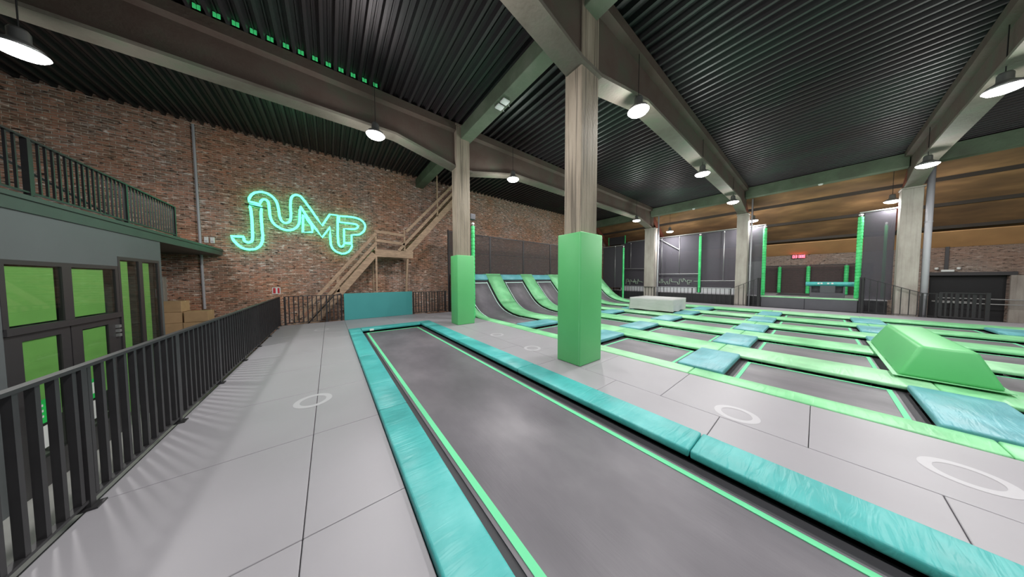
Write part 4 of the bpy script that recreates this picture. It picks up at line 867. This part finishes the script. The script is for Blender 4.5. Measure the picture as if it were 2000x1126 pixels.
# ------------------------------------------------------------------ timber stair
ts = thing('timber_stair', 'rough timber stair with landing rising against the brick wall right of the neon sign', 'staircase', (1.7, 12.5, GZ))
ya, yb = 12.12, 13.1
def flight(x0, z0, x1, z1):
    for y in (ya, yb):
        MB().bar((x0, y, z0), (x1, y, z1), 0.05, 0.26).build('stringer', M['wood'], ts)
    n = int((z1-z0)/0.2)
    for k in range(n):
        f = (k+0.5)/n; x = x0+(x1-x0)*f; z = z0+(z1-z0)*f
        MB().box(x-0.12, x+0.12, ya+0.03, yb-0.03, z+0.02, z+0.06).build('tread', M['wood'], ts)
flight(-1.3, -1.05, 1.62, 2.78)
flight(2.98, 2.92, 6.1, 6.66)
MB().box(1.64, 3.25, ya-0.03, ya+0.03, 2.66, 2.94).build('landing_beam', M['wood'], ts); MB().box(1.64, 3.25, yb-0.03, yb+0.03, 2.66, 2.94).build('landing_beam', M['wood'], ts)
MB().box(1.6, 3.27, ya-0.02, yb, 2.94, 2.99).build('landing_deck', M['wood'], ts)
for (p_, q_, w_) in (((1.68, ya, 2.55), (1.68, ya, 3.86), 0.07), ((2.88, ya, 2.9), (2.88, ya, 3.98), 0.06), ((0.27, ya, 1.12), (0.27, ya, 1.92), 0.1), ((-1.1, ya, -0.9), (-1.1, ya, 0.1), 0.08), ((4.5, ya, 4.9), (4.5, ya, 6.98), 0.07)):
    MB().bar(p_, q_, w_, 0.05, (0, 1, 0)).build('newel_post', M['wood'], ts)
for (p_, q_) in (((-1.1, ya-0.04, 0.05), (1.68, ya-0.04, 3.68)), ((-1.1, ya-0.04, -0.35), (1.68, ya-0.04, 3.25)), ((1.68, ya-0.04, 3.78), (2.88, ya-0.04, 3.72)), ((1.68, ya-0.04, 3.38), (2.88, ya-0.04, 3.32)), ((2.95, ya-0.04, 3.9), (5.66, ya-0.04, 7.0)), ((2.6, ya-0.04, 2.98), (5.98, ya-0.04, 7.0))):
    MB().bar(p_, q_, 0.035, 0.12).build('rail_board', M['wood'], ts)
for (p_, q_) in (((1.68, ya, 2.66), (1.66, ya, GZ)), ((3.18, yb, 2.66), (3.18, yb, GZ)), ((3.02, ya+0.05, 2.66), (2.82, ya+0.25, GZ)), ((1.68, yb, 2.66), (1.68, yb, GZ))):
    MB().bar(p_, q_, 0.07, 0.07, (0, 1, 0)).build('support_leg', M['wood'], ts)

# ------------------------------------------------------------------ small things up high
for y, lab in ((5.46, 'white rounded wireless box under the tie beam, nearer the front column'), (5.72, 'white rounded wireless box under the tie beam, nearer the brick wall')):
    t = thing('wireless_box', lab, 'wireless access point', (4.0, y, 6.55), 'white boxes under the tie beam')
    MB().box(3.88, 4.1, y-0.1, y+0.1, 6.545, 6.598, 0.025, 3).build('housing', M['white'], t, True)
    MB().tube([(4.1, y, 6.57), (4.17, y+0.04, 6.54), (4.19, y+0.08, 6.6)], 0.006, 6).build('cable', M['white'], t)
for (x, y, z, lab) in ((19.62, 0.03, 6.36, 'small white detector under the tie beam above the stage'), (19.62, 5.3, 6.36, 'small white detector under the tie beam above the grey net wall')):
    tag(MB().lathe([(0, z), (0.06, z), (0.08, z+0.04), (0.08, z+0.06), (0, z+0.06)], x+0.2, y, 16).build('smoke_detector', M['white']), lab, 'detector')
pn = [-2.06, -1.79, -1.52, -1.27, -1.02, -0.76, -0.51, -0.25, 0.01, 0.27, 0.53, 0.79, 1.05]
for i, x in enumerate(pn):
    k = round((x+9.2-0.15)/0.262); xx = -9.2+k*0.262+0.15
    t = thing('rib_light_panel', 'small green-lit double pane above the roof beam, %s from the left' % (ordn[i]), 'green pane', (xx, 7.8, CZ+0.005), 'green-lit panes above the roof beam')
    MB().box(xx-0.052, xx-0.004, 7.8, 7.81, CZ+0.004, CZ+0.1).build('pane', M['green_pane'], t); MB().box(xx+0.004, xx+0.052, 7.8, 7.81, CZ+0.004, CZ+0.1).build('pane', M['green_pane'], t)  # added glowing patches stand in for neon light caught by the ribs

# ------------------------------------------------------------------ pendant lamps
lampn = ['cut by the left edge of the view', 'in front of the beam right of the neon sign', 'above the curved ramps between the two green-padded columns', 'hidden behind the large front column', 'by the leftmost far column',
         'above and behind the top edge, left', 'largest on the court side, just right of the front column', 'second along the beam right of the front column', 'above the chipped far column', 'outside the view to the right', 'large, at the right edge of the view', 'left of the top of the broad far column',
         'behind the viewer by the long trampoline', 'far behind the viewer, left', 'far behind the viewer, middle', 'far behind the viewer, right',
         'under the orange roof by the leftmost far column', 'under the orange roof by the chipped far column', 'under the orange roof by the broad far column']
def lamp(x, y, z, label, r=0.23):
    t = thing('pendant_lamp', 'round white high-bay pendant lamp %s' % label, 'lamp', (x, y, z), 'high-bay pendant lamps')
    top = CZ+0.105 if x < 20.2 else 6.98+sl*(x-20.2)-0.02
    MB().tube([(x, y, z+0.3), (x, y, top)], 0.008, 6).build('cord', M['cable'], t)
    MB().lathe([(0.0, z+0.32), (0.07, z+0.32), (0.09, z+0.28), (0.09, z+0.16), (0.11, z+0.13)], x, y, 24).build('driver', M['reflector'], t, True)
    MB().lathe([(0.1, z+0.14), (r*0.8, z+0.08), (r, z), (r*0.97, z+0.004), (r*0.75, z+0.07), (0.08, z+0.12)], x, y, 32).build('shade', M['reflector'], t, True)
    MB().lathe([(0.0, z-0.085), (r*0.45, z-0.075), (r*0.8, z-0.045), (r*0.96, z-0.005), (r*0.94, z+0.02), (0.0, z+0.02)], x, y, 32).build('lens', M['lens'], t, True)
    ld = bpy.data.lights.new('bulb', 'POINT'); ld.shadow_soft_size = 0.2; ld.energy = LAMP_POWER; ld.color = (1.0, 0.975, 0.96)
    lo = bpy.data.objects.new('bulb', ld); COL.objects.link(lo); lo.parent = t; lo.location = (0, 0, -0.32)
    la = bpy.data.lights.new('downlight', 'AREA'); la.shape = 'DISK'; la.size = r*1.7; la.energy = LAMP_DOWN; la.color = (1.0, 0.975, 0.96)
    lq = bpy.data.objects.new('downlight', la); COL.objects.link(lq); lq.parent = t; lq.location = (0, 0, -0.1)
    return t
for (x, y, z), n_ in zip(LAMPS, lampn):
    lamp(x, y, z, n_)
